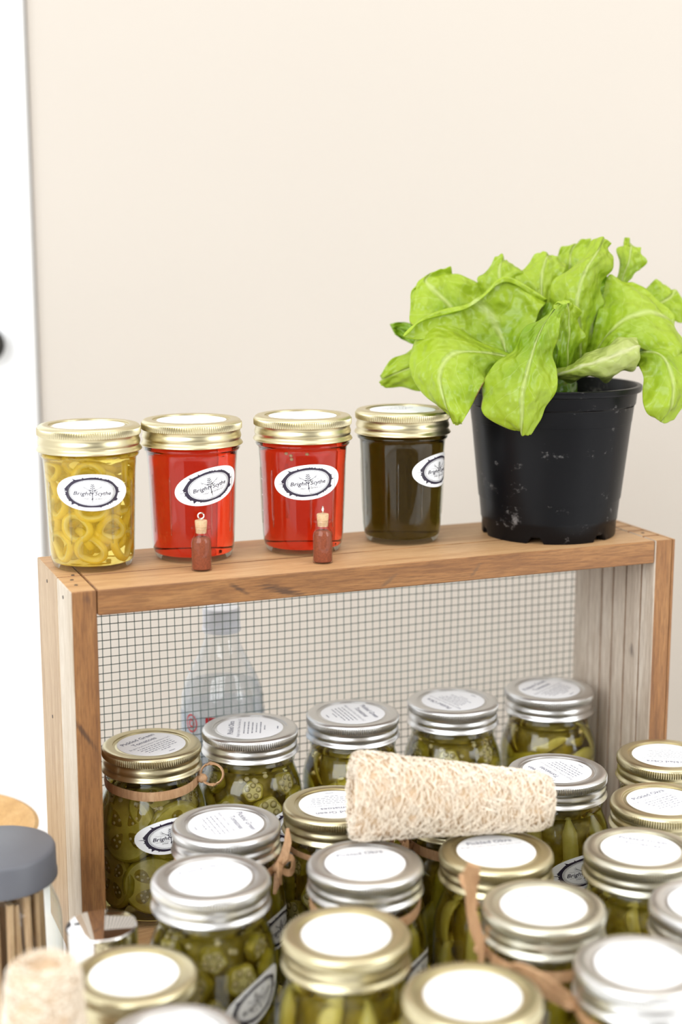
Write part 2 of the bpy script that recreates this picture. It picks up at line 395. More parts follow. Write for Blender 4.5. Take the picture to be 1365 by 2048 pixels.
hb = MB()
hb.tube([(hp.x-0.005, WY+0.004, hp.z), (hp.x-0.005, WY-0.012, hp.z)], 0.024, 20)
hb.tube([(hp.x-0.005, WY-0.012, hp.z), (hp.x-0.005, WY-0.030, hp.z)], 0.009, 14)
hb.sphere((hp.x-0.005, WY-0.040, hp.z), 0.019, 18, 10, sc_=(1, 0.8, 1))
hb.obj('door_handle', M['handle'], door)

table = thing('display_table', 'white topped table carrying the crate and all the pickle jars', 'table', (0, 0.78, -0.75))
MB().box((-0.95, -0.50, 0.72), (0.95, 0.50, 0.75), bev=0.004).obj('table_top', M['cloth'], table, False)
for sx in (-1, 1):
    for sy in (-1, 1):
        MB().box((sx*0.86-0.025, sy*0.42-0.025, 0), (sx*0.86+0.025, sy*0.42+0.025, 0.72), bev=0.004).obj('leg', M['cloth'], table, False)

# ------------------------------------------------------------------ crate (local x along the front, y to the back, z up)
L, D, T, CH, YAW = 0.4733, 0.1190, 0.0176, 0.2804, R(21.74)
crate = thing('wooden_crate', 'open wooden shadow-box crate of reclaimed boards with wire mesh back', 'crate', (-0.1796, 0.9675, 0), YAW)
CM = Matrix.Translation(crate.location) @ Matrix.Rotation(YAW, 4, 'Z')
def board(name, a, b, mats, pick=None, bev=0.0007):
    mb = MB().box(a, b, bev=bev)
    o = mb.obj(name, mats, crate, False)
    if pick:
        for p in o.data.polygons: p.material_index = pick(p.normal)
    return o
g = 0.0006; MID = 0.047
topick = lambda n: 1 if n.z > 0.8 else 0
board('top_board', (T+g, 0, CH-T), (L-T-g, MID-g, CH), [M['rail'], M['railtop_lit']], topick)
board('top_board', (T+g, MID+g, CH-T), (L-T-g, D, CH), [M['rail'], M['railtop_lit']], topick)
board('bottom_board', (T+g, 0, 0), (L-T-g, MID-g, T), [M['rail'], M['railtop_lit']], topick)
board('bottom_board', (T+g, MID+g, 0), (L-T-g, D, T), [M['rail'], M['railtop_lit']], topick)
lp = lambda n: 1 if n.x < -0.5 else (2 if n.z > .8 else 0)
board('side_board', (0, 0, 0), (T, MID-g, CH), [M['post'], M['pale'], M['railtop_lit']], lp)
board('side_board', (0, MID+g, 0), (T, D, CH), [M['post'], M['tan'], M['railtop_lit']], lp)
rp = lambda n: 1 if n.x < -0.5 else (2 if n.z > .8 else 0)
ys = [0, 0.0185, 0.0400, 0.0590, 0.0760, 0.0960, D]
for i in range(6):
    gap = 0.0009 if i < 5 else 0
    board('side_slat', (L-T, ys[i]+(gap if i else 0), 0), (L-0.0022, ys[i+1]-gap, CH), [M['post'], M['weather'], M['railtop_lit']], rp)
board('side_backing', (L-0.0021, 0, 0), (L, D, CH), [M['post'], M['post'], M['railtop_lit']], rp, bev=0)
nm = MB().lathe([(0, 0.0004), (0.0011, 0.0004), (0.0014, 0)], 10).mesh('nail_head', M['nail'], False)
for (x, y, z, rot) in [(0, .025, CH-.0088, (0, -pi/2, 0)), (0, .082, CH-.010, (0, -pi/2, 0)), (0, .080, .17, (0, -pi/2, 0)), (.008, .020, CH, (0, 0, 0)), (.0085, .036, CH, (0, 0, 0)), (.012, .05, CH, (0, 0, 0)),
                       (L-.010, .030, CH, (0, 0, 0)), (L-.010, .085, CH, (0, 0, 0))]:
    inst('nail_head', nm, crate, (x, y, z), rot)
wm = MB(); sp_ = 0.00635; yb = D-0.0016
x = T+0.003
while x < L-T:
    wm.tube([(x+0.0004*sin(x*40+zz*30), yb+0.0003, zz) for zz in (T, .09, .15, .21, CH-T)], 0.00036, 5, cap=False); x += sp_
z = T+0.004
while z < CH-T:
    wm.tube([(xx, yb-0.0003, z+0.0005*sin(xx*25+z*60)) for xx in [T+(L-2*T)*k/8 for k in range(9)]], 0.00036, 5, cap=False); z += sp_
tag(wm.obj('wire_mesh', M['wire'], crate), 'grey-green square wire mesh back panel', kind='stuff')

# ------------------------------------------------------------------ text and flat print
_txt = {}
def text2d(s, size, shear=0.0, bold=0.0, align='CENTER'):
    k = (s, size, shear, bold, align)
    if k in _txt: return _txt[k]
    cu = bpy.data.curves.new('txt', 'FONT'); cu.body = s; cu.size = size; cu.shear = shear; cu.offset = bold
    cu.resolution_u = 2; cu.align_x = align
    o = bpy.data.objects.new('txt', cu); COL.objects.link(o)
    dg = bpy.context.evaluated_depsgraph_get(); dg.update()
    e = o.evaluated_get(dg); me = e.to_mesh()
    r = ([(v.co.x, v.co.y) for v in me.vertices], [tuple(p.vertices) for p in me.polygons])
    e.to_mesh_clear(); bpy.data.objects.remove(o); bpy.data.curves.remove(cu)
    _txt[k] = r; return r
class P2:
    """flat artwork: 2-D faces with a layer number"""
    def __init__(s): s.v = []; s.f = []; s.l = []
    def add(s, v, f, layer=1):
        b = len(s.v); s.v += [(x, y, layer) for x, y in v]; s.f += [tuple(b+i for i in q) for q in f]; return s
    def ring(s, a0, b0, a1, b1, n=64, fo=None, layer=1, c=(0, 0)):
        v = []
        for j in range(n):
            t = 2*pi*j/n; k = fo(t) if fo else 1.0
            v += [(c[0]+a0*cos(t), c[1]+b0*sin(t)), (c[0]+a1*k*cos(t), c[1]+b1*k*sin(t))]
        return s.add(v, [(2*j, 2*j+1, (2*j+3) % (2*n), (2*j+2) % (2*n)) for j in range(n)], layer)
    def disc(s, a, b, n=56, rings=7, layer=0):
        v = [(0, 0)]; f = []
        for i in range(1, rings+1):
            v += [(a*i/rings*cos(2*pi*j/n), b*i/rings*sin(2*pi*j/n)) for j in range(n)]
        for j in range(n):
            f.append((0, 1+j, 1+(j+1) % n))
            for i in range(rings-1): f.append((1+i*n+j, 1+(i+1)*n+j, 1+(i+1)*n+(j+1) % n, 1+i*n+(j+1) % n))
        return s.add(v, f, layer)
    def stroke(s, pts, w0, w1=None, layer=1):
        w1 = w0 if w1 is None else w1; k = len(pts); v = []
        for i, (x, y) in enumerate(pts):
            a = pts[max(0, i-1)]; b = pts[min(k-1, i+1)]; dx, dy = b[0]-a[0], b[1]-a[1]; l = math.hypot(dx, dy) or 1
            wd = (w0+(w1-w0)*i/(k-1))/2; v += [(x-dy/l*wd, y+dx/l*wd), (x+dy/l*wd, y-dx/l*wd)]
        return s.add(v, [(2*i, 2*i+1, 2*i+3, 2*i+2) for i in range(k-1)], layer)
    def text(s, t, size, x, y, shear=0.0, bold=0.0, align='CENTER', layer=1, sx=1.0):
        v, f = text2d(t, size, shear, bold, align); return s.add([(a*sx+x, b+y) for a, b in v], f, layer)
def logo():
    """oval emblem: jagged black ring, thin inner ovals, little tree, the two words (unit = metres on the sticker)"""
    p = P2(); rnd = random.Random(4)
    A, B = 0.0265, 0.0130
    sp = [(rnd.uniform(0, 2*pi), rnd.uniform(0.04, 0.12), rnd.uniform(0.03, 0.07)) for _ in range(20)]
    sp += [(pi, 0.22, 0.035), (pi*1.27, 0.16, 0.06), (pi*0.72, 0.15, 0.06), (0.0, 0.10, 0.04)]
    def jag(t):
        k = 1 + 0.015*sin(9*t)+0.035*(0.5-0.5*cos(t))
        for (c, h, wd) in sp:
            d = (t-c+pi) % (2*pi)-pi
            if -wd < d < wd*0.5: k += h*(1-abs(d)/(wd if d < 0 else wd*0.5))
        return k
    p.ring(A*0.625, B*0.70, A*0.715, B*0.80, 200, jag)
    p.ring(A*0.590, B*0.660, A*0.602, B*0.675, 64); p.ring(A*0.560, B*0.627, A*0.566, B*0.635, 64)
    # little tree: trunk between the words, leaves above them, two bare side branches
    p.stroke([(0.0003, -0.0074), (0.0001, -0.0050), (0.0, -0.0020)], 0.00022, 0.0006); p.stroke([(0, -0.0020), (0.0, 0.0066)], 0.0006, 0.00016)
    p.stroke([(0, -0.0042), (-.0006, -0.0052)], 0.0008, 0.0002); p.stroke([(0, -.0036), (.0007, -.0048)], .0008, .0002)
    for sx in (-1, 1):
        p.stroke([(0, -0.0012), (sx*0.0020, 0.0014), (sx*0.0045, 0.0031), (sx*0.0078, 0.0046)], 0.0005, 0.00012)
        p.stroke([(sx*0.0045, 0.0031), (sx*0.0074, 0.0033)], 0.0002, 0.0001)
        p.stroke([(sx*0.0055, 0.0036), (sx*0.0068, 0.0054)], 0.0002, 0.0001)
        for k, yy in enumerate((0.0010, 0.0024, 0.0038, 0.0050)):
            q = 0.0026-0.0004*k
            p.add([(0, yy), (sx*q*0.55, yy+0.0003), (sx*q, yy+0.0012), (sx*q*0.45, yy+0.0010)], [(0, 1, 2, 3)] if sx > 0 else [(3, 2, 1, 0)])
    p.text('Bright', 0.0040, -0.0011, -0.0019, 0.25, 0.00005, align='RIGHT', sx=1.28)
    p.text('Scythe', 0.0040, 0.0013, -0.0019, 0.25, 0.00005, align='LEFT', sx=1.10)
    for sx in (-1, 1):
        p.stroke([(sx*(0.0034+0.0020*k), 0.0018) for k in range(5)], 0.00012)
        p.stroke([(sx*(0.0012+0.0025*k), -0.0030) for k in range(5)], 0.00014)
    p.text('Urban', 0.0018, -0.0045, -0.0048, 0.1); p.text('Gardens LLC', 0.0018, 0.0056, -0.0048, 0.1, sx=0.9)
    return p
LOGO = logo(); STICKER = P2().disc(0.0265, 0.0130)
def rprof(prof, z):
    for (r0, z0), (r1, z1) in zip(prof, prof[1:]):
        if z0 <= z <= z1 and z1 > z0: return r0+(r1-r0)*(z-z0)/(z1-z0)
    return prof[-1][0]
_wr = {}
def wrap(art, prof, z0, tilt, off, mat, name):
    """lay artwork round a jar; local -y faces the viewer"""
    key = (name, id(prof), round(z0, 4), round(tilt, 3))
    if key in _wr: return _wr[key]
    mb = MB(); ct, st = cos(tilt), sin(tilt); vs_ = []
    for x, y, l in art.v:
        u, v = x*ct-y*st, x*st+y*ct; z = z0+v; r = rprof(prof, z); a = u/rprof(prof, z0)
        rr = r+off+0.00003*l; vs_.append((rr*sin(a), -rr*cos(a), z))
    mb.add(vs_, art.f); me = mb.mesh(name, mat, True); _wr[key] = me; return me

# ------------------------------------------------------------------ jar kit
PINT = [(0.0, 0.004), (0.026, 0.0035), (0.031, 0.0), (0.0345, 0.0004), (0.0375, 0.0030), (0.0392, 0.0075), (0.0397, 0.014), (0.0397, 0.074), (0.0393, 0.080), (0.0378, 0.0868),
        (0.0352, 0.0935), (0.0335, 0.0985), (0.0331, 0.1010), (0.0334, 0.1030), (0.0340, 0.1040), (0.0340, 0.1056), (0.0331, 0.1068), (0.0325, 0.1080), (0.0325, 0.1245)]
_H0 = [(0.0, 0.0035), (0.022, 0.003), (0.0245, 0.0), (0.0262, 0.0003), (0.0282, 0.0025), (0.0297, 0.0075), (0.0304, 0.0140), (0.0322, 0.062), (0.0330, 0.0728), (0.0333, 0.0745), (0.0346, 0.0752), (0.0351, 0.0765), (0.0346, 0.0778), (0.0330, 0.0785), (0.0325, 0.0795), (0.0325, 0.0935)]
HALF = [(r, z if z <= 0.014 else (0.014+(z-0.014)*(0.0528/0.048) if z <= 0.062 else z+0.0048)) for r, z in _H0]
def inner(prof, d, zb, zt):
    rc = rprof(prof, zb+0.002)-d; k = 0.0015                 # rounded heel
    pr = [(0, zb), (rc*0.5, zb)]+[(rc-k+k*sin(q*pi/12), zb+k-k*cos(q*pi/12)) for q in range(6)]
    zs = [zb+0.002+(zt-zb-0.002)*i/26 for i in range(27)]
    last = 0
    pr += [(min(rprof(prof, z), 0.0397)-d, z) for z in zs]
    return pr+[(0, zt)]
def bandmesh(name, mat):
    nk = 136
    pr = [(0.0283, -0.0016), (0.0284, -0.0003), (0.0290, 0.0), (0.0330, 0.0), (0.0345, -0.0003), (0.0355, -0.0010), (0.03595, -0.0021), (0.0361, -0.0024),
          (0.0361, -0.0066), (0.0358, -0.0071), (0.0352, -0.0086), (0.0352, -0.0096), (0.0357, -0.0106), (0.0360, -0.0122), (0.0357, -0.0136), (0.0353, -0.0142), (0.0354, -0.0150), (0.0362, -0.0160), (0.0369, -0.0169), (0.0371, -0.0176), (0.0367, -0.0181), (0.0350, -0.0181), (0.0340, -0.0160), (0.0335, -0.0020)]
    def kn(a, r, z, i): return r + (0.00045*(1 if (round(a/(2*pi)*nk*2) % 2) else -1) if i in (7, 8) else 0)
    return MB().lathe(pr, nk*2, fn=kn).mesh(name, mat, True, 50)
BAND = {k: bandmesh('screw_band', M[k]) for k in ('silver', 'gold', 'palegold')}
def discmesh(mat):
    return MB().lathe([(0.0292, -0.0022), (0.0288, -0.0010), (0.0276, -0.0012), (0.0270, -0.0019), (0.0264, -0.0012), (0.0240, -0.0011), (0, -0.0011)], 64).mesh('lid_disc', mat, True)
DISC = {k: discmesh(M[k]) for k in BAND}
LABEL = MB().lathe([(0.0252, -0.0011), (0.0252, -0.0009), (0, -0.0009)], 56).mesh('lid_label', M['paper'], False)
_lt = {}
def lidtext(title):
    if title in _lt: return _lt[title]
    p = P2(); rnd = random.Random(hash(title) % 7 if False else len(title)); y = 0.0165
    for t in (title.split('/') if title else []):
        p.text(t, 0.0058, 0, y-0.004, 0, 0.00012); y -= 0.0070
    if title: p.text('Bright Scythe Urban Gardens LLC', 0.0030, 0, y-0.002); y -= 0.0052
    nl = 5 if '/' in title else 6
    for k in range(nl):                        # rows of small print, too small to read in the photograph
        wd = rnd.uniform(0.010, 0.017) if k < nl-1 else 0.005; x = -wd
        while x < wd:
            l = rnd.uniform(0.001, 0.0034); p.add([(x, y-0.00045), (min(x+l, wd), y-0.00045), (min(x+l, wd), y+0.00045), (x, y+0.00045)], [(0, 1, 2, 3)]); x += l+0.0009
        y -= 0.0031
    p.add([(-0.003, -0.0215), (0.003, -0.0215), (0.003, -0.0207), (-0.003, -0.0207)], [(0, 1, 2, 3)])
    me = MB().add([(a, b, 0) for a, b, l in p.v], p.f).mesh('label_text', M['inkgrey'], False); _lt[title] = me; return me
# vegetables
def okra_slice():
    mb = MB(); n = 30; r = 0.0100; h = 0.0042
    def rad(t): return r*(1+0.07*cos(5*t))
    for sgn in (1, -1):
        v = [(0, 0, sgn*h)]; f = []
        for k, (q, zz) in enumerate(((0.80, h), (0.93, h*0.92), (1.0, h*0.5))):
            v += [(rad(2*pi*j/n)*q*cos(2*pi*j/n), rad(2*pi*j/n)*q*sin(2*pi*j/n), sgn*zz) for j in range(n)]
        for j in range(n): f.append((0, 1+j, 1+(j+1) % n))
        mb.add(v, f if sgn > 0 else [q[::-1] for q in f], 1)
        b = len(mb.v)-len(v)
        for k in range(2):
            for j in range(n):
                q = (b+1+k*n+j, b+1+(k+1)*n+j, b+1+(k+1)*n+(j+1) % n, b+1+k*n+(j+1) % n)
                mb.f.append(q if sgn > 0 else q[::-1]); mb.m.append(0)
    m1 = 1+2*n; m2 = len(mb.v)-n
    for j in range(n): mb.f.append((m1+j, m2+j, m2+(j+1) % n, m1+(j+1) % n)); mb.m.append(0)
    for k in range(5):
        a = 2*pi*(k+0.5)/5+0.3
        for sgn in (1, -1):
            mb.sphere((0.0053*cos(a), 0.0053*sin(a), sgn*h), 0.0027, 10, 4, 2, (1, 1, 0.12))
            mb.sphere((0.0053*cos(a), 0.0053*sin(a), sgn*h*1.08), 0.0020, 8, 5, 3, (1, 1, 0.8))
    return mb.mesh('okra_slice', [M['okskin'], M['okflesh'], M['okhole'], M['seed']], True, 50)
def tomato_slice():
    mb = MB(); r = 0.0235; h = 0.0034
    mb.lathe([(0, -h, 1), (r*0.9, -h, 0), (r, -h*0.5, 0), (r*1.01, 0, 0), (r, h*0.5, 0), (r*0.93, h, 1), (0, h, 1)], 36)
    for k in range(4):
        a = 2*pi*k/4+0.4
        for sgn in (1, -1):
            b0 = len(mb.v); mb.sphere((0, 0, 0), 0.0072, 14, 4, 2, (1, 0.62, 0.07))
            for i in range(b0, len(mb.v)):
                x, y, z = mb.v[i]; y2 = y*(1+x/0.0072*0.45); x += 0.0108
                mb.v[i] = (x*cos(a)-y2*sin(a), x*sin(a)+y2*cos(a), z+sgn*h)
            for q in range(4):
                x, y = 0.0075+0.0022*q, (0.0022 if q % 2 else -0.0020)
                mb.sphere((x*cos(a)-y*sin(a), x*sin(a)+y*cos(a), sgn*(h+0.0004)), 0.00125, 6, 4, 3, (1, 1, 0.6))
    return mb.mesh('tomato_slice', [M['tomskin'], M['tomflesh'], M['tomgel'], M['seed']], True, 50)
def pod(bend, ridges, mat):
    mb = MB(); k = 12; pts = []; Lp = 0.062
    rad = []
    for i in range(k+1):
        t = i/k; pts.append((bend*sin(pi*t), 0, Lp*(t-0.5))); rad.append(max(0.0006, 0.0072*min(1, 4.5*t+0.30)*min(1, (1-t)*3.2+0.22)))
    mb.tube(pts, rad, 10)
    b = []
    for i, v in enumerate(mb.v):
        j = i % 10; c = pts[min(i//10, k)]
        q = 1+ridges*(1 if j % 2 else -1); b.append(((v[0]-c[0])*q+c[0], v[1]*q, v[2]))
    mb.v = b
    return mb.mesh('pickled_pod', M[mat], True)
def strip(mat):
    mb = MB(); k = 12; V = []; f = []
    for i in range(k+1):
        t = i/k-0.5; wv = 0.0085*(1-(2*t)**4*0.75)
        c = (t*0.055, 0.011*(2*t)**2, 0.004*sin(t*5))
        for a in range(8):
            an = 2*pi*a/8; V.append((c[0], c[1]+0.0028*cos(an), c[2]+wv*sin(an)))
    for i in range(k):
        for a in range(8): f.append((i*8+a, i*8+(a+1) % 8, i*8+8+(a+1) % 8, i*8+8+a))
    f += [tuple(range(7, -1, -1)), tuple(k*8+a for a in range(8))]
    return mb.add(V, f).mesh('pickled_strip', M[mat], True)
def pepper_ring(sd, r=0.0088):
    rnd = random.Random(sd); ph = rnd.uniform(0, 6); mb = MB(); n = 28
    V = []; f = []
    for j in range(n):
        t = 2*pi*j/n; rr = r*(1+0.12*sin(2*t+ph)+0.06*sin(3*t)); zz = 0.0012*sin(2*t+ph*2)
        for a in range(8):
            an = 2*pi*a/8; V.append(((rr+0.0026*cos(an))*cos(t), (rr+0.0026*cos(an))*sin(t), zz+0.0030*sin(an)))
    for j in range(n):
        for a in range(8): f.append((j*8+a, ((j+1) % n)*8+a, ((j+1) % n)*8+(a+1) % 8, j*8+(a+1) % 8))
    mb.add(V, f)
    for i, q in enumerate(mb.f): mb.m[i] = 0 if (i % 8) in (7, 0, 6, 1) else 1
    return mb.mesh('pepper_ring', [M['ringskin'], M['ringflesh']], True)
VEG = {'okra': [okra_slice()], 'tomato': [tomato_slice()], 'pod': [pod(0.004, 0.10, 'podgreen'), pod(0.009, 0.06, 'podgreen')],
       'strip': [strip('podgreen'), strip('podpale')], 'pale': [pod(0.003, 0.02, 'podpale'), strip('podpale')], 'ring': [pepper_ring(1), pepper_ring(2), pepper_ring(3, 0.0075)]}
SEEDM = MB().sphere((0, 0, 0), 0.0019, 8, 6).mesh('pickle_seed', M['seed'])

def shell(name, prof, mat): return MB().lathe([(max(r, 0), z) for r, z in prof], 72).mesh(name, mat, True)
PINTG = shell('glass_jar', PINT, M['glass']); HALFG = shell('glass_jar', HALF, M['glass'])
PINB = {k: MB().lathe(inner(PINT, 0.0009, 0.005, 0.1015), 64).mesh('brine', M[k], True, 35) for k in ('brine', 'brinelight')}
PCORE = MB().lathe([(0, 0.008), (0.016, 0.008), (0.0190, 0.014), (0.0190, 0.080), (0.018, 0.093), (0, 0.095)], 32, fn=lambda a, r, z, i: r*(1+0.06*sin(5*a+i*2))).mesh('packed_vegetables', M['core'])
HALFL = {k: MB().lathe(inner(HALF, 0.0005, 0.0046, 0.0838), 72).mesh('jelly', M[k], True, 35) for k in ('redjelly', 'greenjelly')}
HALFY = MB().lathe(inner(HALF, 0.0005, 0.0046, 0.0838), 72).mesh('brine', M['yellowbrine'], True, 35)
YCORE = MB().lathe([(0, 0.008), (0.017, 0.008), (0.0195, 0.014), (0.0205, 0.074), (0.015, 0.081), (0, 0.082)], 32, fn=lambda a, r, z, i: r*(1+0.06*sin(5*a+i*2))).mesh('packed_vegetables', M['corey'])

def fit_piece(kind, prof, rnd, a, z, inset):
    """position and rotation of a piece against the glass at azimuth a"""
    r = rprof(prof, z)-inset
    me = rnd.choice(VEG[kind])
    loc = (r*cos(a), r*sin(a), z)
    if kind in ('okra', 'tomato', 'ring'):           # disc: face outwards with a lean
        rot = (Matrix.Rotation(a, 3, 'Z') @ Matrix.Rotation(pi/2+rnd.uniform(-.35, .35), 3, 'Y') @ Matrix.Rotation(rnd.uniform(0, 6), 3, 'Z')).to_euler()
    elif me.name.startswith('pickled_pod'):
        rot = (Matrix.Rotation(a, 3, 'Z') @ Matrix.Rotation(rnd.uniform(-.22, .22), 3, 'X') @ Matrix.Rotation(0, 3, 'Z')).to_euler()
    else:
        rot = (Matrix.Rotation(a-pi/2, 3, 'Z') @ Matrix.Rotation(pi, 3, 'Z') @ Matrix.Rotation(rnd.choice((rnd.uniform(-.5, .5), pi/2+rnd.uniform(-.3, .3))), 3, 'Y')).to_euler()
    return me, loc, rot
def fill(root, kind, prof, seed, front):
    rnd = random.Random(seed)
    if kind == 'tomato': rows = [(0.030, 5, 0.0125, 1.0), (0.070, 5, 0.0125, 1.0), (0.089, 4, .014, .6)]
    elif kind == 'okra': rows = [(0.016, 7, .010, 1), (0.034, 7, .009, 1.1), (0.053, 7, .010, 1), (0.071, 7, .009, 1.1), (0.087, 6, .011, .85)]
    elif kind == 'pod': rows = [(0.040, 12, .011, 1.0), (0.072, 9, .0125, .75)]
    elif kind == 'strip': rows = [(0.020, 4, .008, 1), (0.037, 5, .008, 1), (0.055, 4, .008, 1), (0.071, 5, .0085, 1), (0.084, 4, .0165, .5)]
    elif kind == 'pale': rows = [(0.040, 10, .012, 1.05), (0.075, 7, .013, .8)]
    elif kind == 'ring': rows = [(0.016, 6, .009, 1), (0.031, 6, .009, 1), (0.046, 6, .009, 1), (0.060, 6, .009, 1), (0.070, 5, .010, .9)]
    for ri, (z, n, ins, s) in enumerate(rows):
        for j in range(n):
            a = front + 2*pi*(j+0.5*(ri % 2)+rnd.uniform(-.12, .12))/n
            me, loc, rot = fit_piece(kind, prof, rnd, a, z+rnd.uniform(-.002, .002), ins)
            inst(me.name.split('.')[0], me, root, loc, rot, s*rnd.uniform(.92, 1.03))
    if kind == 'ring':                                  # loose rings deeper in the jar
        for j in range(26):
            a = rnd.uniform(0, 2*pi); r = 0.016*rnd.random()**.5; me = rnd.choice(VEG['ring'])
            inst('pepper_ring', me, root, (r*cos(a), r*sin(a), 0.014+0.062*j/25), (rnd.uniform(0, 3), rnd.uniform(0, 3), rnd.uniform(0, 3)), rnd.uniform(.8, 1.0))
    if kind in ('okra', 'tomato') :
        for j in range(7):
            a = front+rnd.uniform(-1.2, 1.2); z = rnd.uniform(0.088, 0.098); r = rprof(prof, z)-0.0062
            inst('pickle_seed', SEEDM, root, (r*cos(a), r*sin(a), z))
def tie(root, az, style, fr):
    """raffia round the neck plus knot, loops or tail on the side az (local azimuth)"""
    mb = MB(); n = 40; r = 0.0347
    mb.ribbon([((r+0.0002*sin(7*t))*cos(t), (r+0.0002*sin(7*t))*sin(t), 0.1005+0.0012*sin(t*2+1)) for t in [2*pi*i/n for i in range(n+1)]], 0.0068 if style != 'thin' else 0.004, 0.0004, face=lambda i: (cos(2*pi*i/n), sin(2*pi*i/n), 0))
    c, s = cos(az), sin(az)
    def q(out, side, z): return ((r+out)*c - side*s, (r+out)*s + side*c, z)
    if style in ('loop', 'bow', 'tail'):
        mb.sphere(q(0.003, 0, 0.1025), 0.0042, 10, 7, sc_=(1, 1, 0.8))
    if style == 'loop':
        pts = [q(0.002+0.0085*(1-cos(t)), 0.002*sin(t), 0.1030+0.0075*sin(t)+0.003) for t in [2*pi*i/18 for i in range(19)]]
        mb.ribbon(pts, 0.0035, 0.0004, face=lambda i: (c, s, 0.3))
    if style == 'bow':
        mb.ribbon([q(.003, .000, .104), q(.006, .004, .109), q(.007, .008, .118), q(.006, .010, .127)], [.004, .006, .005, .002], .0004, face=lambda i: (cos(fr), sin(fr), 0.3))
        for sd in (-1, 1):
            pts = [q(0.004+0.006*sin(t/2), sd*(0.010*sin(t/2)), 0.1025+0.0055*sin(t)) for t in [2*pi*i/14 for i in range(15)]]
            mb.ribbon(pts, 0.005, 0.0004, face=lambda i: (c, s, 0.4))
        mb.ribbon([q(.003, 0, .101), q(.005, -.004, .095), q(.005, -.009, .088)], [.004, .005, .002], .0004, face=lambda i: (cos(fr), sin(fr), 0.3))
    if style == 'tail':
        mb.ribbon([q(.003, .0, .104), q(.006, -.001, .115), q(.009, .0, .128), q(.010, .003, .142), q(.012, .010, .155), q(.012, .016, .163)], [.005, .007, .006, .007, .010, .007], .0005, face=lambda i: (cos(fr), sin(fr), 0.3))
        pts = [q(0.008+0.004*sin(t), -0.010*(1-cos(t)), 0.135+0.008*sin(t)) for t in [2*pi*i/16 for i in range(17)]]
        mb.ribbon(pts, 0.004, 0.0004, face=lambda i: (cos(fr), sin(fr), 0.3))
        mb.ribbon([q(.003, .004, .102), q(.006, .010, .108), q(.007, .014, .118), q(.006, .013, .105), q(.006, .012, .09)], [.003, .004, .004, .004, .002], .0004, face=lambda i: (cos(fr), sin(fr), 0.3))
    if style == 'bigloop':
        pts = [q(0.001+0.016*(1-cos(t)), 0.005*sin(t)+0.004*(1-cos(t)), 0.101+0.012*(1-cos(t))+0.006*sin(t)) for t in [2*pi*i/22 for i in range(23)]]
        mb.ribbon(pts, 0.0065, 0.0006, face=lambda i: (s, -c, 0.5))
        mb.sphere(q(0.003, 0, 0.102), 0.005, 10, 7, sc_=(1, 1, 0.8))
    mb.obj('raffia_tie', M['raffia'], root)
EMB = MB(); BAR = MB()
if True:
    if True:
        a = 0.0
        BAR.tube([(rprof(HALF, z)*cos(a), rprof(HALF, z)*sin(a), z) for z in (0.021, 0.030, 0.045, 0.060, 0.0635)], [0.0004, 0.0009, 0.0009, 0.0009, 0.0004], 6)
def embossing():
    p = P2()
    for t, z in (('150', 0.054), ('100', 0.042), ('50', 0.030)):
        p.stroke([(-0.007, z+0.0014), (-0.0035, z+0.0014)], 0.0006); p.text(t, 0.0042, 0.0015, z)
    p.text('ml', 0.0036, 0.0015, 0.020)
    return p
_e = embossing(); _b = len(EMB.v); _vs = []
for x, y, l in _e.v:
    r = rprof(HALF, y)+0.0003; a = x/0.0318; _vs.append((r*sin(a), -r*cos(a), y))
EMB.add(_vs, _e.f); BARM = BAR.mesh('embossed_bar', M['embossed']); EMBM = EMB.mesh('embossed_marks', M['embossed'], True, 40)

PLACED = []
def jar(kind, xc, ytop, base_z, band, label, group, content, title='Pickled/Tomatoes', trot=0, sticker=None, raf=None, seed=0, brine='brine', emb=None):
    """xc: image column of the lid centre, ytop: image row of the lid's far rim; both only used to find where it stands"""
    hgt = 0.128 if kind == 'pint' else 0.102
    zt = base_z+hgt; rb = 0.036
    pb = at_z(xc, ytop, zt); dr = Vector((pb.x, pb.y, 0)).normalized(); c = pb-dr*rb
    face = math.atan2(-c.y, -c.x)                         # azimuth towards the viewer
    t = thing('pickle_jar' if kind == 'pint' or content == 'ring' else 'jelly_jar', label, 'jar', (c.x, c.y, base_z), 0, group)
    PLACED.append((label, c.x, c.y, 0.04 if kind == 'pint' else .0371, base_z))
    prof = PINT if kind == 'pint' else HALF
    inst('glass_jar', PINTG if kind == 'pint' else HALFG, t)
    rnd = random.Random(seed+5)
    o = inst('screw_band', BAND[band], t, (0, 0, hgt), (0, 0, rnd.uniform(0, 6)))
    d = inst('lid_disc', DISC[band], t, (0, 0, hgt))
    lb = inst('lid_label', LABEL, d, (0, 0, 0), (0, 0, R(trot)))
    # text shares the label's turn; kept at the third level under the disc
    inst('label_text', lidtext(title), d, (0, 0, -0.00086), (0, 0, R(trot)+face+pi/2))
    if content in HALFL: inst('jelly', HALFL[content], t)
    elif content == 'ring':
        inst('brine', HALFY, t); fill(t, 'ring', HALF, seed, face)
    else:
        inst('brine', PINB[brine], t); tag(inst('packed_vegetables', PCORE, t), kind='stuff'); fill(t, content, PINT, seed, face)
    if sticker:
        da, z0, tl = sticker
        s = inst('sticker', wrap(STICKER, prof, z0, R(tl), 0.0003, M['paper'], 'sticker'), t, (0, 0, 0), (0, 0, face+pi/2+R(da)))
        inst('sticker_print', wrap(LOGO, prof, z0, R(tl), 0.00038, M['ink'], 'sticker_print'), s)
    if emb is not None:
        tag(inst('embossed_marks', EMBM, t, (0, 0, 0), (0, 0, face+pi/2+R(emb))), kind='stuff')
        for k in range(4):
            for dd in (-0.30, 0.30): inst('embossed_bar', BARM, t, (0, 0, 0), (0, 0, face+R(emb)+k*pi/2+dd))
    if raf: tie(t, face+R(raf[1]), raf[0], face)
    return t

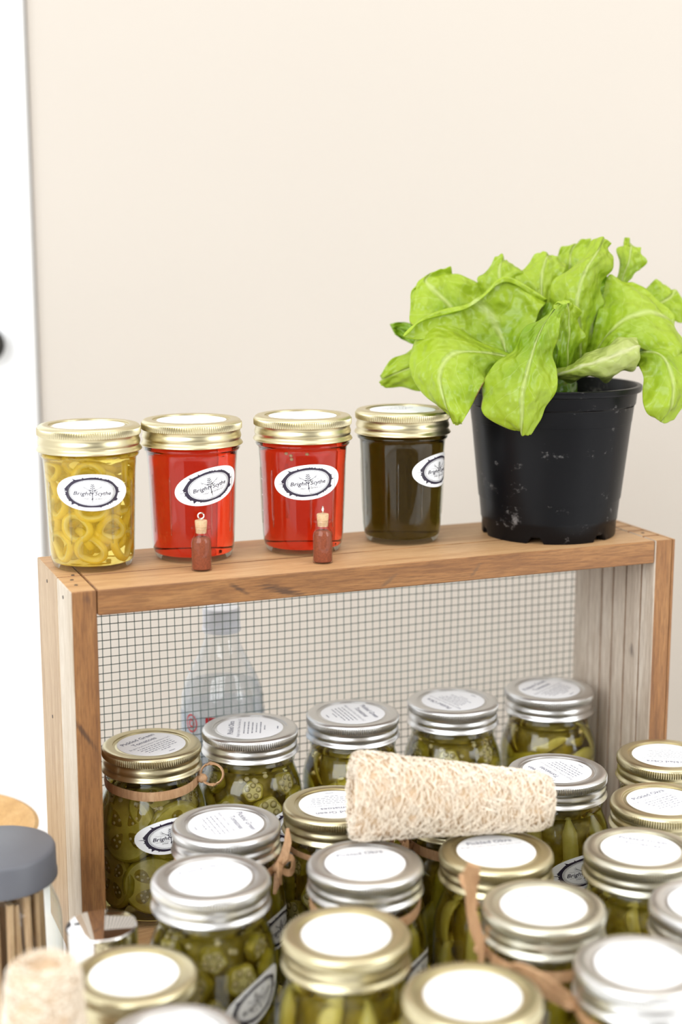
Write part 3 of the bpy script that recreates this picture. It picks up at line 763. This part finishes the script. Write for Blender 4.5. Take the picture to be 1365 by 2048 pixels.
# ---- jars on top of the crate
GT = 'half-pint jars on the crate top'
jar('half', 177, 835, CH, 'gold', 'half-pint jar of yellow pepper rings with gold lid on crate top', GT, 'ring', '', 20, (2, 0.058, -2), seed=3, emb=45)
jar('half', 383, 825, CH, 'gold', 'red jelly jar with tilted oval sticker, next to the yellow pepper jar', GT, 'redjelly', '', 10, (23, 0.057, 13), emb=-48)
jar('half', 605.5, 817, CH, 'gold', 'red jelly jar beside the dark green jar on crate top', GT, 'redjelly', '', -25, (7, 0.056, 5), emb=-62)
jar('half', 806, 806, CH, 'gold', 'dark olive green jelly jar beside the black plant pot', GT, 'greenjelly', '', 40, (61, 0.057, 0), emb=12)
for k, (da, z) in enumerate([(-24, .0768), (-17, .0752), (-16, .0725), (6, .0765)]):
    j2 = bpy.data.objects['jelly_jar.001']; a = math.atan2(-j2.location.y, -j2.location.x)+R(da)
    inst('pepper_seed', SEEDM, j2, (.0285*cos(a), .0285*sin(a), z), (0, 0, 0), (.8, .8, .7))
# ---- pints standing inside the crate
GB = 'pint jars in the back row inside the crate'
jar('pint', 302, 1454, T, 'gold', 'pickled green tomato jar with gold lid against the crate\'s left post', GB, 'tomato', 'Pickled Green/Tomatoes', 45, (18, 0.070, 4), ('loop', 75), 11)
jar('pint', 500, 1423, T, 'silver', 'okra jar with silver lid in front of the water bottle', GB, 'okra', 'Pickled Okra', 88, (52, 0.060, 0), None, 12)
jar('pint', 706, 1396, T, 'silver', 'silver-lidded jar of green pods, middle of the crate\'s back row', GB, 'strip', 'Pickled Green/Tomatoes', -68, None, None, 13)
jar('pint', 907, 1372, T, 'silver', 'silver-lidded jar directly behind the loofah in the crate\'s back row', GB, 'okra', 'Pickled Okra', 128, None, None, 14)
jar('pint', 1100, 1350, T, 'silver', 'silver-lidded jar of green strips beside the crate\'s slatted right side', GB, 'strip', 'Pickled Green/Tomatoes', 60, None, None, 16)
# ---- pints on the table
GP = 'pint jars of pickles on the table'
jar('pint', 1334, 1477, 0, 'gold', 'gold-lidded jar in front of the crate\'s right post, label upside down', GP, 'okra', 'Pickled Okra', 185, None, None, 21)
jar('pint', 1329, 1563, 0, 'gold', 'gold-lidded pickled okra jar at right edge, behind the pale-gold jar', GP, 'okra', 'Pickled Okra', 48, None, None, 22)
jar('pint', 1116, 1505, 0, 'silver', 'silver-lidded jar under the narrow end of the loofah', GP, 'pale', 'Pickled Green/Tomatoes', 125, (32, 0.064, 6), None, 23, 'brinelight')
jar('pint', 671, 1568, 0, 'gold', 'gold-lidded jar under the wide end of the loofah', GP, 'okra', 'Pickled Green/Tomatoes', 192, None, ('thin', 0), 24)
jar('pint', 452, 1605, 0, 'silver', 'silver-lidded jar with raffia knot in front of the green tomato jar', GP, 'pod', 'Pickled Green/Tomatoes', -72, (62, 0.060, 0), ('bow', 62), 25)
jar('pint', 421, 1704, 0, 'silver', 'silver-lidded okra jar with large tilted oval sticker at lower left', GP, 'okra', 'Pickled Okra', 25, (43, 0.060, 24), None, 26, 'brinelight')
jar('pint', 731, 1677, 0, 'silver', 'silver-lidded jar with raffia band, just below the loofah', GP, 'pod', 'Pickled Okra', 15, (64, 0.062, 0), ('ring', 0), 27)
jar('pint', 994, 1655, 0, 'gold', 'gold-lidded jar between the loofah and the raffia-tailed jar', GP, 'pale', 'Pickled Okra', 20, None, None, 28)
jar('pint', 1284, 1652, 0, 'palegold', 'pale gold-lidded green tomato jar at right with upright label', GP, 'strip', 'Pickled Green/Tomatoes', -8, None, None, 29, 'brinelight')
jar('pint', 1089, 1756, 0, 'palegold', 'pale-lidded jar with raffia tail rising on its left side', GP, 'pod', 'Pickled Okra', 40, None, ('tail', -72), 30)
jar('pint', 1427, 1755, 0, 'silver', 'silver-lidded jar cut off by the right edge of the photo', GP, 'pod', 'Pickled Okra', 60, None, None, 31)
jar('pint', 693, 1808, 0, 'gold', 'blurred gold-lidded jar of pale pickles at bottom centre-left', GP, 'pale', 'Pickled Green/Tomatoes', 35, None, None, 32, 'brinelight')
jar('pint', 1287, 1866, 0, 'silver', 'silver-lidded jar with big raffia loop at bottom right', GP, 'strip', 'Pickled Okra', 70, None, ('bigloop', -85), 33, 'brinelight')
jar('pint', 947, 1920, 0, 'gold', 'nearest blurred gold-lidded jar at bottom centre', GP, 'strip', 'Pickled Okra', 10, None, None, 34, 'brinelight')
jar('pint', 912, 1563, 0, 'gold', 'dark jar hidden beneath the middle of the loofah', GP, 'pod', 'Pickled Okra', 0, None, ('bow', -58), 35)
GH = 'short jars in the front left corner'
jar('half', 267, 1886, 0, 'gold', 'short gold-lidded jar in front of the chrome-capped bottle', GH, 'ring', '', 10, None, None, 41)
jar('half', 350, 2004, 0, 'silver', 'short silver-lidded jar cut off by the bottom edge', GH, 'ring', '', -20, None, None, 42)

# ------------------------------------------------------------------ spice vials
def vial(px, py, label, eye):
    p = at_z(px, py, CH); k = 0.00735
    t = thing('spice_vial', label, 'vial', p, math.atan2(-p.y, -p.x), 'corked spice vials on the crate top')
    pr = [(0, .0006), (.0060, .0004), (k-.0004, 0), (k, .0006), (k, .0205), (k-.0005, .0226), (k-.0019, .0247), (.0047, .0262), (.0046, .0293), (.0066, .0298), (.0070, .0306), (.0066, .0314), (.0048, .0316), (.0040, .0300), (.0040, .027)]
    MB().lathe(pr, 40).obj('glass_bottle', M['vialglass'], t)
    MB().lathe([(0, .0011), (.0062, .0011), (.0067, .0016), (.0067, .0204), (.0061, .0224), (.0040, .0240), (0, .0243)], 32, fn=lambda a, r, z, i: r*(1+.012*sin(9*a+i))).obj('spice_powder', M['powder'], t)
    MB().lathe([(0, .0268), (.0037, .0268), (.0041, .0316), (.0044, .0352), (.0042, .0358), (0, .0358)], 24).obj('cork', M['cork'], t)
    mb = MB(); c, s = cos(eye), sin(eye)
    mb.tube([(0, 0, .0355), (0, 0, .0372)], .0006, 8)
    mb.tube([(.0021*sin(a)*c, .0021*sin(a)*s, .0390-.0021*cos(a)) for a in [2*pi*i/20 for i in range(21)]], .00055, 8)
    mb.obj('eye_screw', M['steel'], t)
vial(404, 1140, 'corked spice vial with round screw eye before the tilted-sticker red jar', pi/2)
vial(646, 1125, 'corked spice vial with edge-on screw eye before the second red jar', 0.15)

# ------------------------------------------------------------------ potted lettuce
pc = at_z(1097, 1063, CH)
plant = thing('potted_lettuce', 'leafy green lettuce growing in a black plastic nursery pot on crate', 'potted plant', pc)
PZ = 0.1185
pp = [(0, .004), (.030, .004), (.044, .0035), (.0470, 0), (.0520, 0), (.0528, .0015), (.0531, .0120), (.0538, .0132), (.0540, .016), (.0612, .088), (.0614, .0895), (.0626, .0902), (.0640, .1020), (.0642, .1030), (.0652, .1040), (.0660, .1120), (.0662, .1130),
      (.0690, .1138), (.0697, .1150), (.0697, .1180), (.0690, PZ), (.0662, PZ), (.0655, .1175), (.0640, .105), (.0560, .03), (0, .03)]
def notch(a, r, z, i):
    return r
mb = MB().lathe(pp, 96)
# drain notches in the foot rim
vv = []
for (x, y, z) in mb.v:
    r = math.hypot(x, y); a = math.atan2(y, x)
    if z < 0.002 and r > .045 and abs(((a/(2*pi)*6+.3) % 1)-.5) < .08: z += .005
    vv.append((x, y, z))
mb.v = vv; mb.obj('pot', M['pot'], plant, sharp=35)
MB().lathe([(.0648, .103), (.05, .105), (.03, .108), (0, .109)], 40, fn=lambda a, r, z, i: r*(1+.01*sin(9*a))).obj('soil', M['soil'], plant)
MB().lathe([(.020, .104), (.018, .118), (.013, .130), (.006, .139), (0, .142)], 20, fn=lambda a, r, z, i: r*(1+.12*sin(5*a+i))).obj('lettuce_heart', M['leafdeep'], plant)
def cr(p0, p1, p2, p3, t):
    return 0.5*((2*p1)+(p2-p0)*t+(2*p0-5*p1+4*p2-p3)*t*t+(3*p1-p0-3*p2+p3)*t*t*t)
def spl(pts, n):
    k = len(pts); out = []
    for i in range(n+1):
        s = i/n*(k-1); j = min(int(s), k-2); t = s-j
        p0 = pts[j-1] if j > 0 else pts[0]*2-pts[1]; p3 = pts[j+2] if j+2 < k else pts[-1]*2-pts[-2]
        out.append(cr(p0, pts[j], pts[j+1], p3, t))
    return out
def leaf(rows, mat='leaf', ruf=0.0034, seed=0, freq=2.6):
    """control points (column, row, cm behind the pot's axis) from base to tip; each row runs edge, ..., midrib, ..., edge"""
    rnd = random.Random(seed); ph = rnd.uniform(0, 6)
    NU, NV = 22, 30
    ctl = [[at_y(x, y, pc.y+d*0.01)-pc for (x, y, d) in r] for r in rows]
    across = [spl(r, NU) for r in ctl]
    grid = [spl([across[i][u] for i in range(len(rows))], NV) for u in range(NU+1)]       # grid[u][v]
    base = [[grid[u][v].copy() for v in range(NV+1)] for u in range(NU+1)]
    V = []; uv = []
    for v in range(NV+1):
        for u in range(NU+1):
            du = base[min(u+1, NU)][v]-base[max(u-1, 0)][v]; dv = base[u][min(v+1, NV)]-base[u][max(v-1, 0)]
            n = du.cross(dv); n = n.normalized() if n.length > 1e-9 else Vector((0, -1, 0))
            uu = abs(u/NU*2-1); vvv = v/NV
            e = max(uu, max(0, vvv-.45)/.55)
            w_ = ruf*(e**2.2)*(sin(vvv*freq*2*pi+ph+(2 if u < NU/2 else 0))+.22*sin(vvv*freq*4.3*pi+ph*2+u*.2))
            w_ += 0.0009*sin(u*1.1+ph)*sin(v*.9+ph*1.7)
            w_ += 0.0012*(math.exp(-((uu)/.10)**2))*(1-vvv)
            V.append(base[u][v]+n*w_); uv.append((u/NU, vvv))
    f = [(v*(NU+1)+u, v*(NU+1)+u+1, (v+1)*(NU+1)+u+1, (v+1)*(NU+1)+u) for v in range(NV) for u in range(NU)]
    me = MB().add(V, f).mesh('leaf', M[mat], True)
    ul = me.uv_layers.new(name='UVMap')
    for li, lp_ in enumerate(me.loops): ul.data[li].uv = uv[lp_.vertex_index]
    o = link(bpy.data.objects.new('leaf', me), plant)
    sd = o.modifiers.new('thickness', 'SOLIDIFY'); sd.thickness = 0.0007; sd.offset = 0
    ss = o.modifiers.new('smooth', 'SUBSURF'); ss.levels = 1; ss.render_levels = 1
    return o
LEAVES = [
 # far leaves
 ('leaf', [[(1115,650,4),(1140,655,4),(1160,650,4)],[(1112,600,5),(1140,600,5),(1165,590,5)],[(1112,545,5),(1140,540,5),(1175,535,5)],[(1118,508,5.5),(1145,498,5.5),(1182,492,5.5)],[(1150,489,6),(1166,484,6),(1184,482,6)]]),
 ('leaf', [[(1195,700,2),(1205,705,2),(1215,700,2)],[(1230,620,3),(1238,620,3),(1245,615,3)],[(1232,560,3.5),(1245,560,3),(1255,555,3.5)],[(1238,520,4),(1258,525,3),(1285,540,3.5)],[(1243,490,4.5),(1262,500,3.5),(1290,525,3.8)],[(1250,475,5),(1262,480,4.5),(1278,497,4)]]),
 ('leaf', [[(1200,700,3),(1205,705,3),(1212,712,3)],[(1250,640,4),(1260,645,4),(1270,655,4)],[(1265,600,4),(1295,620,3.5),(1320,645,3.5)],[(1290,578,4.5),(1325,605,4),(1358,645,4)],[(1310,563,5),(1345,590,4.5),(1374,640,4.5)],[(1326,559,5.5),(1350,578,5),(1372,612,5)]]),
 ('leaf', [[(990,745,2),(995,752,2),(1000,760,2)],[(930,735,2),(935,752,2),(935,768,2)],[(870,715,1.5),(880,740,1.5),(890,772,1.5)],[(825,695,1),(830,735,0),(842,778,1)],[(785,722,1),(785,750,.5),(792,778,1)],[(760,752,1),(761,762,1),(768,772,1)]]),
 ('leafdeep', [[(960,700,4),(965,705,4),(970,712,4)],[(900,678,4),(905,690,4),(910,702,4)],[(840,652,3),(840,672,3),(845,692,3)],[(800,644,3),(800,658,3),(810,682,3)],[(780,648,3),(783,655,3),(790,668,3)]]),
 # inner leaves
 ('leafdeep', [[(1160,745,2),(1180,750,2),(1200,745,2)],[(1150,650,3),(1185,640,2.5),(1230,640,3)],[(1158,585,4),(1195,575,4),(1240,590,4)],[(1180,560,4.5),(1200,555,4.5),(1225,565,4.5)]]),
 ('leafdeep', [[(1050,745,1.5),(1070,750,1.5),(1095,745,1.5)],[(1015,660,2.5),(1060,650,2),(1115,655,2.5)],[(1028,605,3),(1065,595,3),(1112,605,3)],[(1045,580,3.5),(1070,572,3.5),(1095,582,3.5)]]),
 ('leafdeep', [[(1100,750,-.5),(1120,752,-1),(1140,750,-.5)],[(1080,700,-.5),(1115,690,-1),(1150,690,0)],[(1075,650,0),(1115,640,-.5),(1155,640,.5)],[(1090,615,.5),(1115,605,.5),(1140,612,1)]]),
 ('leaf', [[(1040,725,1.5),(1050,730,1.5),(1060,725,1.5)],[(985,640,2),(1005,640,1.5),(1025,630,2)],[(962,590,2.5),(1000,575,1.5),(1042,575,2.5)],[(963,550,3),(1000,535,2.5),(1043,550,3)],[(988,524,3.5),(1010,514,3.5),(1032,525,3.5)]]),
 ('leaf', [[(1095,740,.5),(1105,745,.5),(1115,740,.5)],[(1070,660,1),(1088,660,.5),(1105,655,1)],[(1052,600,2),(1085,600,1),(1110,597,1.5)],[(1033,556,3),(1085,550,2),(1125,555,2)],[(1052,528,3.5),(1095,514,3),(1132,528,3)],[(1080,514,4),(1097,510,4),(1115,516,4)]]),
 ('leaf', [[(1010,735,1),(1018,738,1),(1025,735,1)],[(985,692,.5),(1000,690,.5),(1010,680,1)],[(905,690,-.5),(930,640,1),(985,610,2)],[(828,655,-.5),(880,592,1),(960,576,3)],[(820,612,.5),(852,562,1.5),(918,546,3)],[(838,572,1.5),(862,549,2),(900,539,3)]]),
 # tall upright
 ('leaf', [[(1148,750,-.5),(1163,752,-1),(1178,745,-.5)],[(1120,660,0),(1160,660,-1.4),(1195,640,.5)],[(1097,605,0),(1155,600,-1.6),(1204,590,1)],[(1113,565,.3),(1170,545,-1),(1216,550,1.5)],[(1158,515,1),(1195,505,.2),(1227,515,2)],[(1195,484,1.8),(1210,477,1.5),(1222,487,2)]]),
 # middle fan
 ('leaf', [[(1045,735,-1),(1049,737,-1),(1053,738,-1),(1058,736,-1),(1062,734,-1)],[(1000,712,-1),(1008,710,-1),(1018,712,-1),(1027,708,-1),(1036,705,-1)],[(930,695,-2),(950,678,-1),(1000,668,0),(1035,655,-.3),(1058,660,-1)],[(860,682,-2.9),(900,655,-1.6),(980,628,.3),(1040,608,.4),(1078,628,-.5)],[(812,674,-3.6),(862,632,-2.2),(955,604,-.2),(1018,563,.6),(1094,606,0)],[(801,668,-4),(846,634,-2.8),(950,606,-.9),(1012,560,.2),(1088,604,0)]]),
 # right side
 ('leaf', [[(1160,735,0),(1165,740,0),(1170,742,-.3),(1176,744,-.6),(1182,746,-1)],[(1192,650,0),(1203,665,-.5),(1213,677,-1.5),(1220,685,-2),(1226,695,-2.5)],[(1203,600,1),(1225,620,0),(1245,645,-1.5),(1258,670,-2.5),(1262,692,-3)],[(1213,562,2),(1255,588,.5),(1290,625,-1),(1310,668,-2.7),(1310,705,-3.2)],[(1238,556,2.5),(1290,588,1),(1332,635,-.5),(1356,684,-2.4),(1348,722,-3)],[(1262,568,3),(1308,603,1.5),(1354,650,0),(1378,690,-1.4),(1368,720,-2.2)]]),
 ('leaf', [[(1175,735,-1),(1180,740,-1.2),(1185,745,-1.5)],[(1225,715,-1),(1235,725,-1.8),(1235,740,-2)],[(1292,690,-1),(1287,705,-2.8),(1277,732,-3)],[(1347,685,-1.5),(1327,715,-4),(1288,752,-4.2)],[(1388,720,-2),(1347,765,-5.2),(1284,787,-4.8)],[(1388,790,-3),(1342,812,-5.6),(1292,820,-5.2)],[(1350,840,-4.2),(1326,847,-5.4),(1308,840,-5.2)]]),
 ('leafpale', [[(1108,750,-2),(1111,744,-3.5),(1114,752,-4.6),(1117,758,-4),(1119,759,-2.5)],[(1150,730,-2),(1155,722,-4),(1160,735,-5.8),(1165,752,-5.2),(1168,757,-3)],[(1190,710,-1.5),(1195,700,-4),(1203,722,-6.4),(1210,748,-5.8),(1212,755,-3)],[(1235,690,-1.5),(1238,680,-4),(1246,705,-6.4),(1252,735,-5.8),(1253,746,-3)],[(1272,678,-1.5),(1274,669,-3.5),(1283,690,-5.4),(1281,716,-5.2),(1272,728,-3)]]),
 # front
 ('leaf', [[(1112,755,-3),(1132,757,-3),(1148,748,-2)],[(1112,700,-4),(1135,700,-3.5),(1161,690,-2)],[(1110,650,-4),(1138,645,-3.4),(1164,650,-2)],[(1112,615,-4),(1135,607,-3.5),(1156,618,-2.5)],[(1125,603,-4),(1135,600,-3.5),(1145,606,-3)]]),
 ('leaf', [[(1055,725,-1),(1060,735,-1.5),(1055,745,-2)],[(1020,700,-1),(1028,716,-2.6),(1018,742,-3)],[(930,668,-1),(955,703,-4),(985,747,-4.8)],[(858,653,-2),(905,708,-5),(968,768,-6)],[(820,690,-3),(880,745,-6),(955,792,-6.6)],[(828,747,-4),(885,790,-6.8),(942,817,-7)],[(862,802,-5),(900,825,-7),(930,836,-7.2)],[(905,849,-6.2),(914,853,-6.8),(921,850,-7)]]),
 ('leaf', [[(1088,640,-5),(1112,615,-5),(1140,603,-4)],[(1040,677,-5.2),(1082,660,-7),(1118,640,-5.8)],[(1018,702,-5.2),(1066,705,-7.6),(1113,690,-6.2)],[(983,745,-5.7),(1055,745,-8.2),(1114,735,-6.6)],[(958,787,-6.2),(1045,790,-8.7),(1107,787,-7)],[(974,828,-6.7),(1045,832,-8.6),(1090,834,-7.2)],[(1030,864,-7.2),(1042,867,-7.6),(1056,863,-7.2)]]),
]
for i, (mt, rows) in enumerate(LEAVES): leaf(rows, mt, seed=i)

# ------------------------------------------------------------------ loofahs
def loofah(name, label, p0, p1, r0, r1, seed, nf, cat='loofah'):
    p0, p1 = Vector(p0), Vector(p1); ax = (p1-p0).normalized(); ln = (p1-p0).length
    t = thing(name, label, cat, (p0+p1)/2)
    t.rotation_euler = ax.to_track_quat('Z', 'Y').to_euler()
    rnd = random.Random(seed); h = ln/2
    def rad(s): return (r0+(r1-r0)*s**0.9)*(1-.10*max(0, 1-s/.06)**2)*(1-.14*max(0, (s-.94)/.06)**2)
    pr = [(rad(0)*.45, -h+.006), (rad(0)*.82, -h+.001)]+[(rad(s)*.965, -h+ln*s) for s in [i/22 for i in range(23)]]+[(rad(1)*.8, h-.001), (rad(1)*.4, h-.006)]
    pr = [(0, -h+.008)]+pr+[(0, h-.008)]
    def lump(a, r, z, i): return r*(1+.018*sin(5*a+z*90)+.014*sin(9*a-z*160)+rnd.uniform(-.012, .012))
    MB().lathe(pr, 72, fn=lump).obj('inner_sponge', M['luffain'], t)
    fb = MB()
    for k in range(nf):
        s = rnd.random(); a = rnd.uniform(0, 2*pi); l = rnd.uniform(.004, .012); ang = rnd.gauss(pi/2, .55); rr = rad(s)
        q = []; up = rnd.uniform(-.0003, .0007)
        for j in range(4):
            tt = (j/3-.5)*l; z = -h+ln*s+tt*cos(ang); aa = a+tt*sin(ang)/rr; rj = rad(min(1, max(0, (z+h)/ln)))+up+.0007*sin(pi*j/3)
            q.append((rj*cos(aa), rj*sin(aa), max(-h-.001, min(h+.001, z))))
        fb.tube(q, rnd.uniform(.00018, .00036), 3, cap=False)
    for k in range(nf//7):                                     # ends: fibres crossing the cut faces and stray hairs
        e = rnd.choice((-1, 1)); rr = rad(0 if e < 0 else 1); a = rnd.uniform(0, 2*pi); b = a+rnd.uniform(-.9, .9); f1 = rnd.uniform(.55, 1.02); f2 = rnd.uniform(.55, 1.04)
        q = [(rr*(f1+(f2-f1)*j/3)*cos(a+(b-a)*j/3), rr*(f1+(f2-f1)*j/3)*sin(a+(b-a)*j/3), e*(h-.001+rnd.uniform(-.002, .0025))) for j in range(4)]
        fb.tube(q, rnd.uniform(.00018, .00032), 3, cap=False)
    tag(fb.obj('fibre_net', M['luffa'], t), kind='stuff')
    return t
a_ = at_y(705, 1590, 0.917); b_ = at_y(1098, 1607, 0.932)
a_.z = 0.1295+0.0290; b_.z = 0.1295+0.0190
loofah('loofah', 'cream loofah sponge lying across the silver and gold jar lids', a_, b_, 0.0290, 0.0178, 5, 4200)
c_ = at_y(74, 1990, 0.715)
loofah('loofah', 'blurred white loofah standing upright in the bottom left corner', (c_.x, c_.y, 0.0005), (c_.x+.004, c_.y, 0.146), 0.0335, 0.0180, 9, 2600)

# ------------------------------------------------------------------ water bottle behind the crate
bp = at_y(444, 1300, 1.168); bt = thing('water_bottle', 'clear plastic water bottle with white cap behind the wire mesh', 'bottle', (bp.x, bp.y, 0))
zc = at_y(446, 1214, 1.168).z; s_ = zc/0.222
BP = [(0, .004), (.020, .002), (.027, 0), (.0325, .006), (.0335, .014), (.0330, .06), (.0335, .10), (.0335, .140), (.0325, .149), (.0295, .160), (.0240, .172), (.0185, .183), (.0150, .192), (.0135, .199), (.0132, .203)]
BP = [(r, z*s_) for r, z in BP]
MB().lathe(BP, 64, fn=lambda a, r, z, i: r*(1+(.025*cos(6*a) if 8 <= i <= 11 else 0))).obj('bottle_body', M['pet'], bt)
wl = 0.158*s_
MB().lathe([(0, .006), (.026, .006), (.0315, .012)]+[(rprof(BP[2:], z)-.0012, z) for z in [.02+(wl-.02)*i/14 for i in range(15)]]+[(0, wl)], 48).obj('water', M['water'], bt)
cap = MB().lathe([(.0152, .2025*s_), (.0156, .2030*s_), (.0156, .2060*s_), (.0147, .2066*s_), (.0147, .2210*s_), (.0140, .2222*s_), (0, .2222*s_)], 96, fn=lambda a, r, z, i: r+(.0003*(1 if int(round(a/(2*pi)*96)) % 2 else -1) if 3 <= i <= 4 else 0)).obj('bottle_cap', M['whitecap'], bt)
lab = MB().lathe([(.0337, .060), (.0341, .061), (.0341, .138*s_), (.0337, .139*s_)], 64)
lo = lab.obj('bottle_label', glass('bottle_sleeve', (0.86, 0.90, 0.95), .8, .1, (.76, .80, .86)), bt)
art = P2(); art.ring(.0048, .0062, .0060, .0075, 40); art.ring(.0016, .0022, .0030, .0040, 30)
art.add([(.0135, .002), (.030, .002), (.030, .0068), (.0135, .0068)], [(0, 1, 2, 3)]); art.add([(.0130, -.02), (.0175, -.02), (.0175, -.004), (.0130, -.004)], [(0, 1, 2, 3)])
LP_ = [(0.0343, 0.0), (0.0343, 0.3)]
zl = at_y(385, 1448, 1.14).z
fb_ = math.atan2(-bp.y, -bp.x)
inst('label_print', wrap(art, LP_, zl, 0, 0.0003, M['red'], 'label_print'), lo, (0, 0, 0), (0, 0, fb_+pi/2+R(-46)))

# ------------------------------------------------------------------ left foreground things
pb = at_z(-8, 1649, 0.128); dr = Vector((pb.x, pb.y, 0)).normalized(); c = pb-dr*0.037
sj = thing('stick_jar', 'glass jar of thin wooden sticks with grey plastic cap at left edge', 'jar', (c.x, c.y, 0))
inst('glass_jar', PINTG, sj)
MB().lathe([(0, .128), (.0345, .128), (.0362, .1272), (.0370, .1255), (.0372, .112), (.0377, .1105), (.0377, .1072), (.0370, .1068), (.0345, .107), (.0340, .1255), (0, .1258)], 64).obj('plastic_cap', M['greycap'], sj)
stm = [MB().tube([(0, 0, 0), (0, 0, .06), (0, 0, .098)], r_, 6).mesh('wooden_stick', M['stick'], True, 40) for r_ in (.0026, .0032)]
rnd = random.Random(2); spots = [(.0325*.82, k*2*pi/22) for k in range(22)]+[(.019, k*2*pi/13) for k in range(13)]+[(.010, k*2*pi/6) for k in range(6)]
for (rr, aa) in spots:
    inst('wooden_stick', rnd.choice(stm), sj, (rr*cos(aa), rr*sin(aa), .0058), (rnd.uniform(-.03, .03), rnd.uniform(-.03, .03), rnd.uniform(0, 3)), (1, 1, rnd.uniform(.93, 1.0)))

cc = at_z(203, 1849, 0.100)
cb = thing('chrome_capped_bottle', 'small bottle with mirror chrome cap at foot of the crate post', 'bottle', (cc.x, cc.y, 0))
kr = 0.0219
MB().lathe([(0, .1000), (kr-.0012, .1000), (kr-.0003, .0997), (kr, .0988), (kr, .0580), (kr-.0006, .0575), (kr-.002, .0575), (kr-.002, .095), (0, .095)], 72).obj('chrome_cap', M['chrome'], cb, sharp=60)
MB().lathe([(0, .003), (.017, .001), (.0205, 0), (.0225, .003), (.0228, .010), (.0228, .048), (.021, .054), (.0175, .0570), (.0165, .0575), (.0165, .066)], 56).obj('bottle_body', M['glass'], cb)
MB().lathe([(0, .005), (.0195, .005), (.0213, .009), (.0213, .040), (0, .040)], 40).obj('liquid_fill', plain('amber_oil', (0.35, 0.20, 0.05), 0.2), cb)

wb = thing('wooden_bowl', 'blurred honey-coloured wooden bowl behind the grey-capped jar', 'bowl', (-0.332, 1.135, 0))
MB().lathe([(0, 0), (.045, 0), (.05, .003), (.075, .022), (.086, .040), (.088, .044), (.085, .045), (.081, .040), (.070, .025), (.045, .008), (0, .006)], 56).obj('bowl_body', M['bowl'], wb)
